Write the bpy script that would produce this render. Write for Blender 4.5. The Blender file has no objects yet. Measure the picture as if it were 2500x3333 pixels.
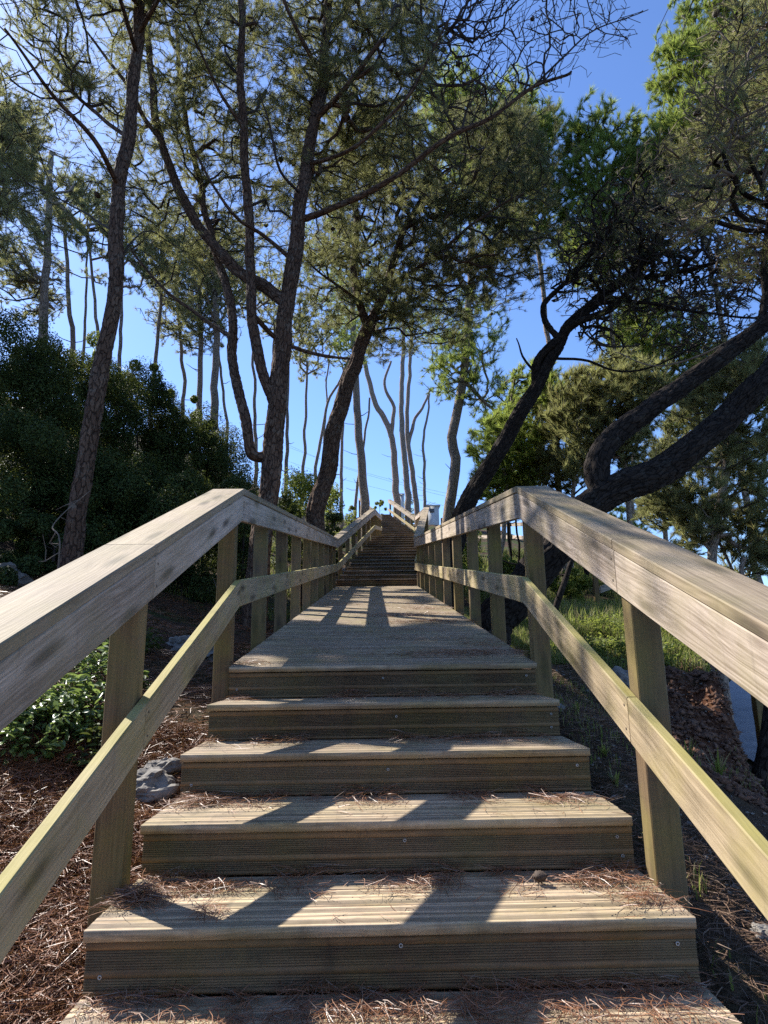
import bpy, math, random
import numpy as np
from mathutils import Vector, Matrix, noise as mnoise

random.seed(7)
RNG = np.random.default_rng(11)
scene = bpy.context.scene
DENOISE = False
COL = scene.collection

# ------------------------------------------------------------------ camera
CAM = np.array([-0.042, 0.0, 0.061])
PITCH, YAW, ROLL, FPX = 0.217, 0.016, -0.0135, 2100.0
def cam_axes():
    cp, sp, cy, sy = math.cos(PITCH), math.sin(PITCH), math.cos(YAW), math.sin(YAW)
    fw = np.array([sy*cp, cy*cp, sp]); rt = np.array([cy, -sy, 0.0]); up = np.cross(rt, fw)
    c, s = math.cos(ROLL), math.sin(ROLL)
    return c*rt+s*up, -s*rt+c*up, fw
CR, CU, CF = cam_axes()
cd = bpy.data.cameras.new('camera')
cd.sensor_fit = 'HORIZONTAL'; cd.sensor_width = 36.0; cd.lens = 36.0*FPX/2500.0
cd.clip_start = 0.05; cd.clip_end = 6000.0
cam = bpy.data.objects.new('camera', cd); COL.objects.link(cam)
M = Matrix(((CR[0], CU[0], -CF[0], CAM[0]), (CR[1], CU[1], -CF[1], CAM[1]), (CR[2], CU[2], -CF[2], CAM[2]), (0, 0, 0, 1)))
cam.matrix_world = M
scene.camera = cam

# ------------------------------------------------------------------ sky, sun, exposure
SUN = np.array([-0.80, 0.62, 1.0]); SUNN = SUN/np.linalg.norm(SUN)
ELEV = math.asin(SUNN[2]); AZ = math.atan2(SUN[0], SUN[1])
w = bpy.data.worlds.new('World'); scene.world = w; w.use_nodes = True
nt = w.node_tree; bg = nt.nodes['Background']
sky = nt.nodes.new('ShaderNodeTexSky'); sky.sky_type = 'NISHITA'; sky.sun_disc = False
sky.sun_elevation = ELEV; sky.sun_rotation = AZ
sky.air_density = 1.0; sky.dust_density = 0.45; sky.ozone_density = 3.2; sky.altitude = 100
tint = nt.nodes.new('ShaderNodeMix'); tint.data_type = 'RGBA'; tint.blend_type = 'MULTIPLY'; tint.inputs[0].default_value = 1.0
nt.links.new(sky.outputs[0], tint.inputs[6]); tint.inputs[7].default_value = (0.86, 1.01, 1.30, 1)
nt.links.new(tint.outputs[2], bg.inputs[0]); bg.inputs[1].default_value = 0.094
sl = bpy.data.lights.new('sun', 'SUN'); sl.energy = 5.0; sl.angle = math.radians(0.5); sl.color = (1.0, 0.96, 0.89)
so = bpy.data.objects.new('sun', sl); COL.objects.link(so)
so.rotation_euler = Vector(SUNN).to_track_quat('Z', 'Y').to_euler()
scene.view_settings.view_transform = 'Standard'; scene.view_settings.look = 'None'
scene.view_settings.gamma = 1.0; scene.view_settings.use_curve_mapping = False
scene.view_settings.exposure = 1.08
scene.cycles.max_bounces = 8; scene.cycles.transparent_max_bounces = 8
scene.cycles.use_denoising = DENOISE

def at(vx, vy, y):
    """world point of a spot of the photo (1659 px wide view) lying y metres up the path"""
    px, py = vx*2500/1659, vy*2500/1659
    v = CF + CR*(px-1250)/FPX + CU*(1666.5-py)/FPX
    return CAM + v*((y-CAM[1])/v[1])

# ------------------------------------------------------------------ tagging / linking
def tag(o, label=None, cat=None, group=None, kind=None):
    if label: o['label'] = label
    if cat: o['category'] = cat
    if group: o['group'] = group
    if kind: o['kind'] = kind
    return o
def empty(name, loc, label, cat, group=None):
    o = bpy.data.objects.new(name, None); COL.objects.link(o); o.location = Vector(loc)
    o.empty_display_size = 0.2
    return tag(o, label, cat, group)

class MB:
    """collects polygons with uv; build() links them as one mesh object"""
    def __init__(s): s.v = []; s.f = []; s.uv = []; s.n = 0; s.mi = []
    def add(s, verts, faces, uvs=None, mi=None):
        verts = np.asarray(verts, float).reshape(-1, 3)
        faces = np.asarray(faces, int)
        s.v.append(verts); s.f.append(faces+s.n); s.n += len(verts); s.mi.append(np.zeros(len(faces), int) if mi is None else np.asarray(mi, int))
        if uvs is None: uvs = verts[:, :2]
        s.uv.append(np.asarray(uvs, float).reshape(-1, 2)[faces.reshape(-1)])
    def build(s, name, mat, parent=None, smooth=False, origin=None, mat2=None):
        V = np.concatenate(s.v); 
        if parent is not None: V = V-np.array(parent_world(parent))
        elif origin is not None: V = V-np.array(origin)
        me = bpy.data.meshes.new(name)
        sizes = np.concatenate([np.full(len(f), f.shape[1]) for f in s.f])
        li = np.concatenate([f.reshape(-1) for f in s.f])
        me.vertices.add(len(V)); me.vertices.foreach_set('co', V.astype(np.float32).reshape(-1))
        me.loops.add(len(li)); me.loops.foreach_set('vertex_index', li.astype(np.int32))
        me.polygons.add(len(sizes))
        st = np.concatenate([[0], np.cumsum(sizes)[:-1]])
        me.polygons.foreach_set('loop_start', st.astype(np.int32))
        uvl = me.uv_layers.new(name='UVMap')
        uvl.data.foreach_set('uv', np.concatenate(s.uv).astype(np.float32).reshape(-1))
        if mat2 is not None: me.polygons.foreach_set('material_index', np.concatenate(s.mi).astype(np.int32))
        me.update(calc_edges=True); me.validate()
        if smooth: me.polygons.foreach_set('use_smooth', np.ones(len(me.polygons), bool))
        me.materials.append(mat)
        if mat2 is not None: me.materials.append(mat2)
        o = bpy.data.objects.new(name, me); COL.objects.link(o)
        if parent is not None: o.parent = parent
        elif origin is not None: o.location = Vector(origin)
        return o
def parent_world(p):
    L = np.array(p.location)
    while p.parent is not None: p = p.parent; L = L+np.array(p.location)
    return L

# ------------------------------------------------------------------ materials
def newmat(name):
    m = bpy.data.materials.new(name); m.use_nodes = True
    n = m.node_tree.nodes; b = n['Principled BSDF']; return m, m.node_tree, b
class G:
    def __init__(s, t): s.t = t
    def node(s, typ, **k):
        n = s.t.nodes.new(typ)
        for a, v in k.items(): setattr(n, a, v)
        return n
    def L(s, a, b): s.t.links.new(a, b)
    def setin(s, n, k, v):
        if hasattr(v, 'links') or hasattr(v, 'is_linked'): s.L(v, n.inputs[k])
        else: n.inputs[k].default_value = v
    def math(s, op, a, b=0.0, c=None):
        n = s.node('ShaderNodeMath', operation=op); s.setin(n, 0, a); s.setin(n, 1, b)
        if c is not None: s.setin(n, 2, c)
        return n.outputs[0]
    def mapping(s, vec, scale, loc=(0, 0, 0)):
        n = s.node('ShaderNodeMapping'); s.L(vec, n.inputs[0]); n.inputs['Scale'].default_value = scale; n.inputs['Location'].default_value = loc
        return n.outputs[0]
    def noise(s, vec, scale, detail=4, rough=.55, dist=0.0):
        n = s.node('ShaderNodeTexNoise'); s.L(vec, n.inputs['Vector']); n.inputs['Scale'].default_value = scale
        n.inputs['Detail'].default_value = detail; n.inputs['Roughness'].default_value = rough; n.inputs['Distortion'].default_value = dist
        return n.outputs['Fac']
    def ramp(s, fac, stops):
        n = s.node('ShaderNodeValToRGB'); s.L(fac, n.inputs[0]); e = n.color_ramp.elements
        while len(e) < len(stops): e.new(0.5)
        for i, (p, c) in enumerate(stops):
            e[i].position = p; e[i].color = (*c, 1) if not isinstance(c, (int, float)) else (c, c, c, 1)
        return n.outputs[0]
    def mix(s, fac, a, b, mode='MIX'):
        n = s.node('ShaderNodeMix', data_type='RGBA', blend_type=mode)
        s.setin(n, 0, fac)
        for i, v in ((6, a), (7, b)):
            if isinstance(v, tuple): n.inputs[i].default_value = (*v, 1)
            else: s.L(v, n.inputs[i])
        return n.outputs[2]
    def bump(s, h, strength, dist, base=None):
        n = s.node('ShaderNodeBump'); s.L(h, n.inputs['Height']); n.inputs['Strength'].default_value = strength; n.inputs['Distance'].default_value = dist
        if base is not None: s.L(base, n.inputs['Normal'])
        return n.outputs[0]

def wood(name, dark, light, algae=(0.16, 0.17, 0.05), amt=0.35, rough=0.75, knots=True, dirt=0.3, topalg=0.0, grain=1.0):
    dark, light, algae = [(c[0]*1.04, c[1]*.98, c[2]*.92) for c in (dark, light, algae)]
    m, t, b = newmat(name); g = G(t)
    uv = g.node('ShaderNodeUVMap').outputs[0]
    geo = g.node('ShaderNodeNewGeometry')
    oi = g.node('ShaderNodeObjectInfo')
    pos = geo.outputs['Position']
    wob = g.noise(g.mapping(uv, (0.9, 7, 1)), 1.6, 3)
    gr = g.noise(g.mapping(uv, (3.0, 190*grain, 1)), 1.0, 5, .7)
    # annual ring lines, wandering along the board
    sep = g.node('ShaderNodeSeparateXYZ'); g.L(uv, sep.inputs[0])
    ph = g.math('ADD', g.math('MULTIPLY', sep.outputs[1], 380.0*grain), g.math('MULTIPLY', wob, 55.0))
    gm2 = g.noise(g.mapping(uv, (1.1, 48*grain, 1), (2, 5, 0)), 1.0, 4, .6)
    rings = g.math('MULTIPLY_ADD', g.math('SINE', ph), 0.5, 0.5)
    big = g.noise(g.mapping(uv, (0.7, 5, 1), (3, 1, 0)), 1.5, 4, .6)
    f = g.math('ADD', g.math('ADD', g.math('MULTIPLY', gr, 0.3), g.math('MULTIPLY', gm2, 0.42)), g.math('ADD', g.math('MULTIPLY', rings, 0.07), g.math('MULTIPLY', big, 0.40)))
    f = g.math('ADD', f, g.math('MULTIPLY_ADD', oi.outputs['Random'], 0.12, -0.06))
    colr = g.ramp(f, [(0.47, dark), (0.73, light)])
    pt = g.noise(pos, 2.3, 5, .6)
    if knots:
        vo = g.node('ShaderNodeTexVoronoi', voronoi_dimensions='2D'); g.L(g.mapping(uv, (1.6, 7.0, 1), (0.3, 0.2, 0)), vo.inputs['Vector']); vo.inputs['Scale'].default_value = 1.0
        k = g.ramp(vo.outputs['Distance'], [(0.06, 1.0), (0.20, 0.0)])
        colr = g.mix(g.math('MULTIPLY', k, 0.85), colr, tuple(c*0.33 for c in dark))
    al = g.ramp(g.noise(pos, 3.1, 5, .62), [(0.42, 0.0), (0.68, 1.0)])
    al = g.math('MULTIPLY', al, amt)
    if topalg > 0:
        sn = g.node('ShaderNodeSeparateXYZ'); g.L(geo.outputs['True Normal'], sn.inputs[0])
        up = g.ramp(sn.outputs[2], [(0.5, 0.0), (0.85, 1.0)])
        al = g.math('MAXIMUM', al, g.math('MULTIPLY', up, g.math('MULTIPLY', g.ramp(pt, [(0.3, 0.55), (0.6, 1.0)]), topalg)))
    colr = g.mix(al, colr, algae)
    dd = g.ramp(g.noise(pos, 14.0, 6, .65), [(0.48, 0.0), (0.75, 1.0)])
    colr = g.mix(g.math('MULTIPLY', dd, dirt), colr, (0.035, 0.028, 0.02))
    st2 = g.ramp(g.noise(g.mapping(uv, (11, 1.2, 1), (5, 3, 0)), 1.0, 5, .65), [(0.60, 0.0), (0.72, 1.0)])
    colr = g.mix(g.math('MULTIPLY', st2, 0.38), colr, tuple(c*.45 for c in dark))
    wet = g.ramp(g.noise(g.mapping(pos, (1, 1, .35)), 1.3, 4, .6), [(0.45, 0.0), (0.65, 1.0)])
    colr = g.mix(g.math('MULTIPLY', wet, 0.22), colr, (0.30, 0.235, 0.16))
    g.L(colr, b.inputs['Base Color'])
    b.inputs['Roughness'].default_value = rough; b.inputs['Specular IOR Level'].default_value = 0.35
    h = g.math('ADD', g.math('MULTIPLY', gr, 0.7), g.math('MULTIPLY', rings, 0.35))
    g.L(g.bump(h, 0.4, 0.0018), b.inputs['Normal'])
    return m

def bark(name, crack, a, c, lich=0.3, scale=1.0, bumpd=0.02):
    m, t, b = newmat(name); g = G(t)
    uv = g.node('ShaderNodeUVMap').outputs[0]
    wv = g.node('ShaderNodeVectorMath', operation='ADD')
    nz = g.node('ShaderNodeTexNoise'); g.L(g.mapping(uv, (6*scale, 3*scale, 1)), nz.inputs['Vector']); nz.inputs['Scale'].default_value = 2
    nz.inputs['Detail'].default_value = 6
    sc = g.node('ShaderNodeVectorMath', operation='SCALE'); g.L(nz.outputs['Color'], sc.inputs[0]); sc.inputs['Scale'].default_value = 0.13/scale
    g.L(uv, wv.inputs[0]); g.L(sc.outputs[0], wv.inputs[1])
    vo = g.node('ShaderNodeTexVoronoi', voronoi_dimensions='2D', feature='DISTANCE_TO_EDGE'); g.L(g.mapping(wv.outputs[0], (21*scale, 7*scale, 1)), vo.inputs['Vector']); vo.inputs['Scale'].default_value = 1
    vc = g.node('ShaderNodeTexVoronoi', voronoi_dimensions='2D'); g.L(g.mapping(wv.outputs[0], (21*scale, 7*scale, 1)), vc.inputs['Vector']); vc.inputs['Scale'].default_value = 1
    edge = g.ramp(g.math('ADD', vo.outputs['Distance'], g.math('MULTIPLY', g.noise(g.mapping(uv, (30*scale, 7*scale, 1)), 1.0, 5, .7), 0.30)), [(0.12, 0.0), (0.27, 1.0)])
    fine = g.noise(g.mapping(uv, (60*scale, 18*scale, 1)), 1.0, 6, .7)
    colr = g.mix(g.math('MULTIPLY', vc.outputs['Color'], 1.0), a, c)
    colr = g.mix(g.ramp(fine, [(0.35, 0.0), (0.7, 0.6)]), colr, crack)
    pos = g.node('ShaderNodeNewGeometry').outputs['Position']
    lf = g.ramp(g.noise(pos, 7.0, 5, .7), [(0.55, 0.0), (0.66, 1.0)])
    colr = g.mix(g.math('MULTIPLY', lf, lich), colr, (0.22, 0.21, 0.17))
    colr = g.mix(g.math('MULTIPLY_ADD', edge, .8, .2), crack, colr)
    g.L(colr, b.inputs['Base Color']); b.inputs['Roughness'].default_value = 0.9; b.inputs['Specular IOR Level'].default_value = 0.15
    h = g.math('ADD', edge, g.math('MULTIPLY', fine, 0.35))
    g.L(g.bump(h, 0.9, bumpd), b.inputs['Normal'])
    return m

def leaf(name, a, c, trans=0.45, rough=0.5, spec=0.3, scale=3.0, dead=None, deadamt=0.0):
    m, t, b = newmat(name); g = G(t)
    geo = g.node('ShaderNodeNewGeometry')
    f = g.noise(geo.outputs['Position'], scale, 3, .6)
    r = geo.outputs['Random Per Island']
    colr = g.mix(g.ramp(g.math('ADD', g.math('MULTIPLY', f, 0.6), g.math('MULTIPLY', r, 0.4)), [(0.3, 0.0), (0.7, 1.0)]), a, c)
    if dead is not None:
        colr = g.mix(g.ramp(r, [(1-deadamt-.01, 0.0), (1-deadamt, 1.0)]), colr, dead)
    g.L(colr, b.inputs['Base Color']); b.inputs['Roughness'].default_value = rough; b.inputs['Specular IOR Level'].default_value = spec
    tr = g.node('ShaderNodeBsdfTranslucent')
    g.L(g.mix(0.25, colr, (0.30, 0.32, 0.06)), tr.inputs['Color'])
    mx = g.node('ShaderNodeMixShader'); mx.inputs[0].default_value = trans
    out = t.nodes['Material Output']
    g.L(b.outputs[0], mx.inputs[1]); g.L(tr.outputs[0], mx.inputs[2]); g.L(mx.outputs[0], out.inputs[0])
    return m

def plain(name, colr, rough=0.6, metal=0.0, var=0.25, scale=8.0):
    m, t, b = newmat(name); g = G(t)
    pos = g.node('ShaderNodeNewGeometry').outputs['Position']
    f = g.noise(pos, scale, 5, .6)
    g.L(g.mix(g.ramp(f, [(0.35, 0.0), (0.7, 1.0)]), tuple(x*(1-var) for x in colr), tuple(min(1, x*(1+var)) for x in colr)), b.inputs['Base Color'])
    b.inputs['Roughness'].default_value = rough; b.inputs['Metallic'].default_value = metal
    g.L(g.bump(f, 0.3, 0.01), b.inputs['Normal'])
    return m

M_CAP = wood('weathered_cap_wood', (0.17, 0.13, 0.085), (0.41, 0.335, 0.235), algae=(0.20, 0.18, 0.065), amt=0.5, rough=0.75, dirt=0.15)
M_RAIL = wood('weathered_rail_wood', (0.21, 0.165, 0.125), (0.58, 0.50, 0.425), algae=(0.27, 0.245, 0.11), amt=0.4, dirt=0.15)
M_LOW = wood('weathered_lower_rail_wood', (0.19, 0.145, 0.08), (0.46, 0.375, 0.245), algae=(0.34, 0.31, 0.07), amt=0.45, topalg=0.85, dirt=0.12)
M_POST = wood('weathered_post_wood', (0.10, 0.062, 0.028), (0.22, 0.145, 0.07), algae=(0.19, 0.165, 0.03), amt=0.65, dirt=0.2)
M_DECK = wood('weathered_deck_wood', (0.23, 0.17, 0.11), (0.60, 0.49, 0.345), algae=(0.25, 0.22, 0.065), amt=0.45, dirt=0.4, knots=False)
M_GROOVE = wood('dirty_shaded_board_grooves', (0.035, 0.026, 0.016), (0.10, 0.075, 0.05), amt=0.3, knots=False)  # dirt plus the shade inside the grooves, painted into the colour
M_GROOVD = wood('shaded_shallow_deck_grooves', (0.13, 0.10, 0.065), (0.36, 0.29, 0.205), amt=0.3, knots=False)  # paler groove colour, recess shade painted in
M_DECKF = wood('shade_toned_deck_wood', (0.095, 0.078, 0.07), (0.25, 0.21, 0.185), amt=0.2, knots=False)  # darker copy of the deck wood, shade of the far flights painted in
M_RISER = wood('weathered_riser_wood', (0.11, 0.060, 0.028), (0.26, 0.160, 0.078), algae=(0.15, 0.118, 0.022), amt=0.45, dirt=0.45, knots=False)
M_BARK = bark('pine_bark', (0.014, 0.008, 0.006), (0.10, 0.055, 0.035), (0.21, 0.135, 0.09), 0.4)
M_BARKG = bark('grey_pine_bark', (0.09, 0.065, 0.05), (0.33, 0.25, 0.19), (0.50, 0.40, 0.31), 0.4)
M_BARKD = bark('dark_pine_bark', (0.005, 0.004, 0.003), (0.024, 0.017, 0.013), (0.055, 0.040, 0.030), 0.12)
M_TWIG = plain('twig_bark', (0.045, 0.032, 0.024), 0.9)
M_TWIGP = plain('pale_dead_twig_bark', (0.16, 0.12, 0.085), 0.9)
M_NEED = leaf('pine_needles', (0.18, 0.19, 0.08), (0.43, 0.42, 0.19), 0.68, dead=(0.20, 0.15, 0.08), deadamt=0.16)
M_NEEDG = leaf('fresh_green_pine_needles', (0.14, 0.21, 0.04), (0.42, 0.50, 0.11), 0.7, dead=(0.22, 0.17, 0.06), deadamt=0.05)
M_NEEDD = leaf('dark_pine_needles', (0.11, 0.12, 0.06), (0.27, 0.26, 0.125), 0.6, dead=(0.12, 0.09, 0.05), deadamt=0.12)
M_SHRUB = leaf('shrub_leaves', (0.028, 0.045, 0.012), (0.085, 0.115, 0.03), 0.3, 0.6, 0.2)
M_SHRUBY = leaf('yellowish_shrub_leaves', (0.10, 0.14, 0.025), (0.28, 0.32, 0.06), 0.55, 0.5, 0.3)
M_SHINY = leaf('glossy_leaves', (0.07, 0.13, 0.03), (0.22, 0.31, 0.09), 0.5, 0.35, 0.8)
M_GRASS = leaf('grass_blades', (0.11, 0.16, 0.03), (0.30, 0.34, 0.09), 0.6, 0.5, 0.3, dead=(0.32, 0.26, 0.14), deadamt=0.3)
M_LITTER = leaf('fallen_pine_needles', (0.12, 0.045, 0.020), (0.34, 0.155, 0.075), 0.1, 0.45, 0.5, scale=20)
M_LITTERG = leaf('greyed_fallen_needles', (0.15, 0.10, 0.07), (0.36, 0.25, 0.18), 0.1, 0.4, 0.5, scale=20)
M_LITTERB = leaf('dull_brown_needles', (0.09, 0.05, 0.03), (0.22, 0.135, 0.085), 0.1, 0.6, 0.3, scale=20)
M_STONE = plain('limestone', (0.19, 0.17, 0.145), 0.85, var=0.35, scale=6)
M_METAL = plain('screw_metal', (0.45, 0.43, 0.40), 0.45, 0.5)
M_CONE = plain('pine_cone_scales', (0.07, 0.045, 0.03), 0.8)
M_CONC = plain('painted_concrete', (0.52, 0.51, 0.49), 0.8, var=0.12, scale=2)
M_WIRE = plain('cable', (0.10, 0.10, 0.11), 0.6)

# ------------------------------------------------------------------ terrain
Y0, RISE, TREAD = 3.77, 0.173, 0.43
S1 = RISE/TREAD
KY = [-12, -4, Y0, 14.0, 21.5, 32.0, 38.0, 60.0, 200, 3000]
KZ = [-3.6, -2.95, 0.0, 1.505, 3.87, 5.80, 8.20, 9.3, 9.0, 0]
def path_z(y): return np.interp(y, KY, KZ)
def path_x(y): return np.interp(y, [-5, 14, 21.5, 32, 38, 60], [0, 0, .83, 1.2, 0.0, -4])
def vnoise(x, y, seed=0):
    xi = np.floor(x).astype(int); yi = np.floor(y).astype(int); fx = x-xi; fy = y-yi
    fx = fx*fx*(3-2*fx); fy = fy*fy*(3-2*fy)
    def hsh(a, b):
        n = (a*374761393+b*668265263+seed*1442695041) & 0xffffffff
        n = ((n ^ (n >> 13))*1274126177) & 0xffffffff
        return ((n ^ (n >> 16)) & 0xffff)/65535.0
    return (hsh(xi, yi)*(1-fx)+hsh(xi+1, yi)*fx)*(1-fy)+(hsh(xi, yi+1)*(1-fx)+hsh(xi+1, yi+1)*fx)*fy
def fbm(x, y, seed=0, octv=5):
    r = 0; a = 0.5; 
    for i in range(octv): r = r+a*vnoise(x, y, seed+i); x = x*2.03+3.1; y = y*2.03+1.7; a *= 0.5
    return r-0.5
def sstep(a, b, x):
    t = np.clip((x-a)/(b-a), 0, 1); return t*t*(3-2*t)
ROADZ = -1.55
def edge_x(y): return np.interp(y, [-6, 2, 5, 6, 7, 9, 14, 22, 40], [3.3, 3.2, 2.62, 2.95, 3.4, 4.25, 6.2, 9.4, 19])
def ground(x, y):
    x = np.asarray(x, float); y = np.asarray(y, float)
    pz = path_z(y); dx = x-path_x(y)
    base = pz-0.26-0.16*sstep(4.0, 7.0, y)
    n = fbm(x*0.9, y*0.9, 3)*0.22+fbm(x*4, y*4, 9)*0.07
    awn = sstep(0.8, 2.2, np.abs(dx))
    # left: rises to the bushy hill
    l = np.clip(-dx-1.0, 0, None)
    left = 0.27*np.clip(l, 0, 3.2)+0.52*np.clip(l-3.2, 0, 9)+0.1*np.clip(l-12.2, 0, None)
    left = left*np.interp(y, [0, 3, 6, 30], [0.55, 0.7, 1, 1])
    r = np.clip(dx-1.0, 0, None)
    yw = y+fbm(x*1.1, y*1.1, 40)*1.3
    gsl = np.interp(yw, [0, 3, 4.5, 5.6, 8, 14], [0.36, 0.42, 0.46, 0.03, -0.02, 0.05])
    right = -gsl*np.clip(r, 0, 30)-0.28*np.clip(r-6, 0, 60)*sstep(12, 20, y)
    h = base+left+right+n*(0.25+0.75*awn)
    # road cutting on the right
    ex = edge_x(y)+fbm(y*1.3, y*0+2.0, 5)*0.15+fbm(y*6, y*0+5.0, 6)*0.12
    cut = sstep(0.0, 1.0, (x-ex)/np.interp(y, [2, 9, 20], [0.28, 0.4, 1.2]))
    low = np.minimum(ROADZ-0.03+np.interp(y, [8, 40], [0, 1.2])-0.10*np.clip(x-14, 0, 60), h)
    rn = fbm(x*3+y*2.2, y*3, 21)*0.5*(cut*(1-cut)*4)
    h = h*(1-cut)+low*cut+rn*0.5
    bank = sstep(1.8, 2.6, x)*sstep(3.6, 4.4, y)*(1-sstep(5.6, 6.4, y)); h = h+bank*(fbm(x*5, y*5, 60, 5)*.34+fbm(x*14, y*14, 61, 3)*.10)
    far = sstep(60, 160, np.hypot(x, y))
    return h*(1-far)+(-21)*far

def axis(lo, hi, near0, near1, step, grow):
    a = list(np.arange(near0, near1, step)); s = step; v = near1
    while v < hi: a.append(v); s *= grow; v += s
    a.append(hi); s = step; v = near0-step
    while v > lo: a.insert(0, v); s *= grow; v -= s
    a.insert(0, lo); return np.array(a)
xs = axis(-900, 1500, -6, 6, 0.06, 1.09); ys = axis(-200, 2500, -1, 13, 0.07, 1.07)
XX, YY = np.meshgrid(xs, ys); ZZ = ground(XX, YY)
V = np.stack([XX, YY, ZZ], -1).reshape(-1, 3); nx, ny = len(xs), len(ys)
idx = np.arange(nx*ny).reshape(ny, nx)
F = np.stack([idx[:-1, :-1], idx[:-1, 1:], idx[1:, 1:], idx[1:, :-1]], -1).reshape(-1, 4)

def ground_mat():
    m, t, b = newmat('forest_floor'); g = G(t)
    geo = g.node('ShaderNodeNewGeometry'); pos = geo.outputs['Position']
    a = g.noise(pos, 1.4, 6, .65); f = g.noise(pos, 22, 6, .75); f2 = g.noise(pos, 90, 4, .7)
    litter = g.ramp(g.math('ADD', g.math('MULTIPLY', f, .6), g.math('MULTIPLY', f2, .4)), [(0.35, (0.030, 0.020, 0.013)), (0.52, (0.085, 0.055, 0.036)), (0.70, (0.17, 0.115, 0.075))])
    green = g.ramp(f, [(0.35, (0.02, 0.032, 0.009)), (0.7, (0.09, 0.11, 0.035))])
    sep = g.node('ShaderNodeSeparateXYZ'); g.L(pos, sep.inputs[0])
    gm = g.math('MULTIPLY', g.ramp(a, [(0.46, 0.0), (0.58, 1.0)]), g.ramp(g.math('MULTIPLY', sep.outputs[1], 0.05), [(0.18, 0.25), (0.40, 1.0)]))
    colr = g.mix(gm, litter, green)
    sn = g.node('ShaderNodeSeparateXYZ'); g.L(geo.outputs['Normal'], sn.inputs[0])
    steep = g.ramp(sn.outputs[2], [(0.72, 1.0), (0.93, 0.0)])
    right = g.ramp(g.math('MULTIPLY', sep.outputs[0], 0.1), [(0.17, 0.0), (0.22, 1.0)])
    red = g.ramp(f, [(0.3, (0.055, 0.024, 0.013)), (0.55, (0.14, 0.062, 0.034)), (0.75, (0.27, 0.16, 0.10))])
    yb = g.ramp(g.math('MULTIPLY', g.math('ADD', sep.outputs[1], g.math('MULTIPLY', a, 1.2)), 0.1), [(0.44, 0.0), (0.47, 1.0), (0.62, 1.0), (0.655, 0.0)])
    right2 = g.ramp(g.math('MULTIPLY', g.math('ADD', sep.outputs[0], g.math('MULTIPLY', f, .5)), 0.1), [(0.20, 0.0), (0.235, 1.0)])
    colr = g.mix(g.math('MAXIMUM', g.math('MULTIPLY', steep, right), g.math('MULTIPLY', yb, right2)), colr, red)
    g.L(colr, b.inputs['Base Color']); b.inputs['Roughness'].default_value = 0.95; b.inputs['Specular IOR Level'].default_value = 0.1
    h = g.math('ADD', g.math('MULTIPLY', f, 0.6), g.math('MULTIPLY', f2, 0.3))
    g.L(g.bump(h, 1.0, 0.05), b.inputs['Normal']); return m
mb = MB(); mb.add(V, F); gr = mb.build('ground', ground_mat(), smooth=True); tag(gr, kind='structure')

# road on the right, below the cutting
mb = MB(); rv = []; 
ry = np.linspace(-8, 60, 70); cx = np.interp(ry, [-8, 6, 12, 20, 30, 60], [7.4, 7.4, 9.0, 13.5, 20, 46])
def road_z(y): return ROADZ+np.interp(y, [8, 40], [0, 1.2])+0.015
for i, y in enumerate(ry):
    for s in (-3.1, -3.0, -0.05, 0.05, 3.0, 3.1): rv.append((cx[i]+s, y, road_z(y)+0.01))
rv = np.array(rv); n6 = 6
rf = [[i*n6+j, i*n6+j+1, (i+1)*n6+j+1, (i+1)*n6+j] for i in range(len(ry)-1) for j in range(n6-1)]
mb.add(rv, rf)
def asphalt():
    m, t, b = newmat('asphalt'); g = G(t)
    pos = g.node('ShaderNodeNewGeometry').outputs['Position']
    f = g.noise(pos, 60, 5, .7); a = g.noise(pos, 1.5, 4, .6)
    g.L(g.mix(g.ramp(g.math('ADD', g.math('MULTIPLY', f, .5), g.math('MULTIPLY', a, .5)), [(0.35, 0.0), (0.65, 1.0)]), (0.16, 0.16, 0.17), (0.30, 0.29, 0.29)), b.inputs['Base Color'])
    b.inputs['Roughness'].default_value = 0.8; g.L(g.bump(f, .4, .01), b.inputs['Normal']); return m
tag(mb.build('road', asphalt()), kind='structure')

# sea far below
mb = MB(); mb.add([(-5000, -3000, -16), (5000, -3000, -16), (5000, 5500, -16), (-5000, 5500, -16)], [[0, 1, 2, 3]])
ms, t, b = newmat('sea_water'); b.inputs['Base Color'].default_value = (0.02, 0.07, 0.12, 1); b.inputs['Roughness'].default_value = 0.25
g = G(t); g.L(g.bump(g.noise(g.node('ShaderNodeNewGeometry').outputs['Position'], 0.3, 5), .5, .5), b.inputs['Normal'])
tag(mb.build('sea', ms), kind='structure')

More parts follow.
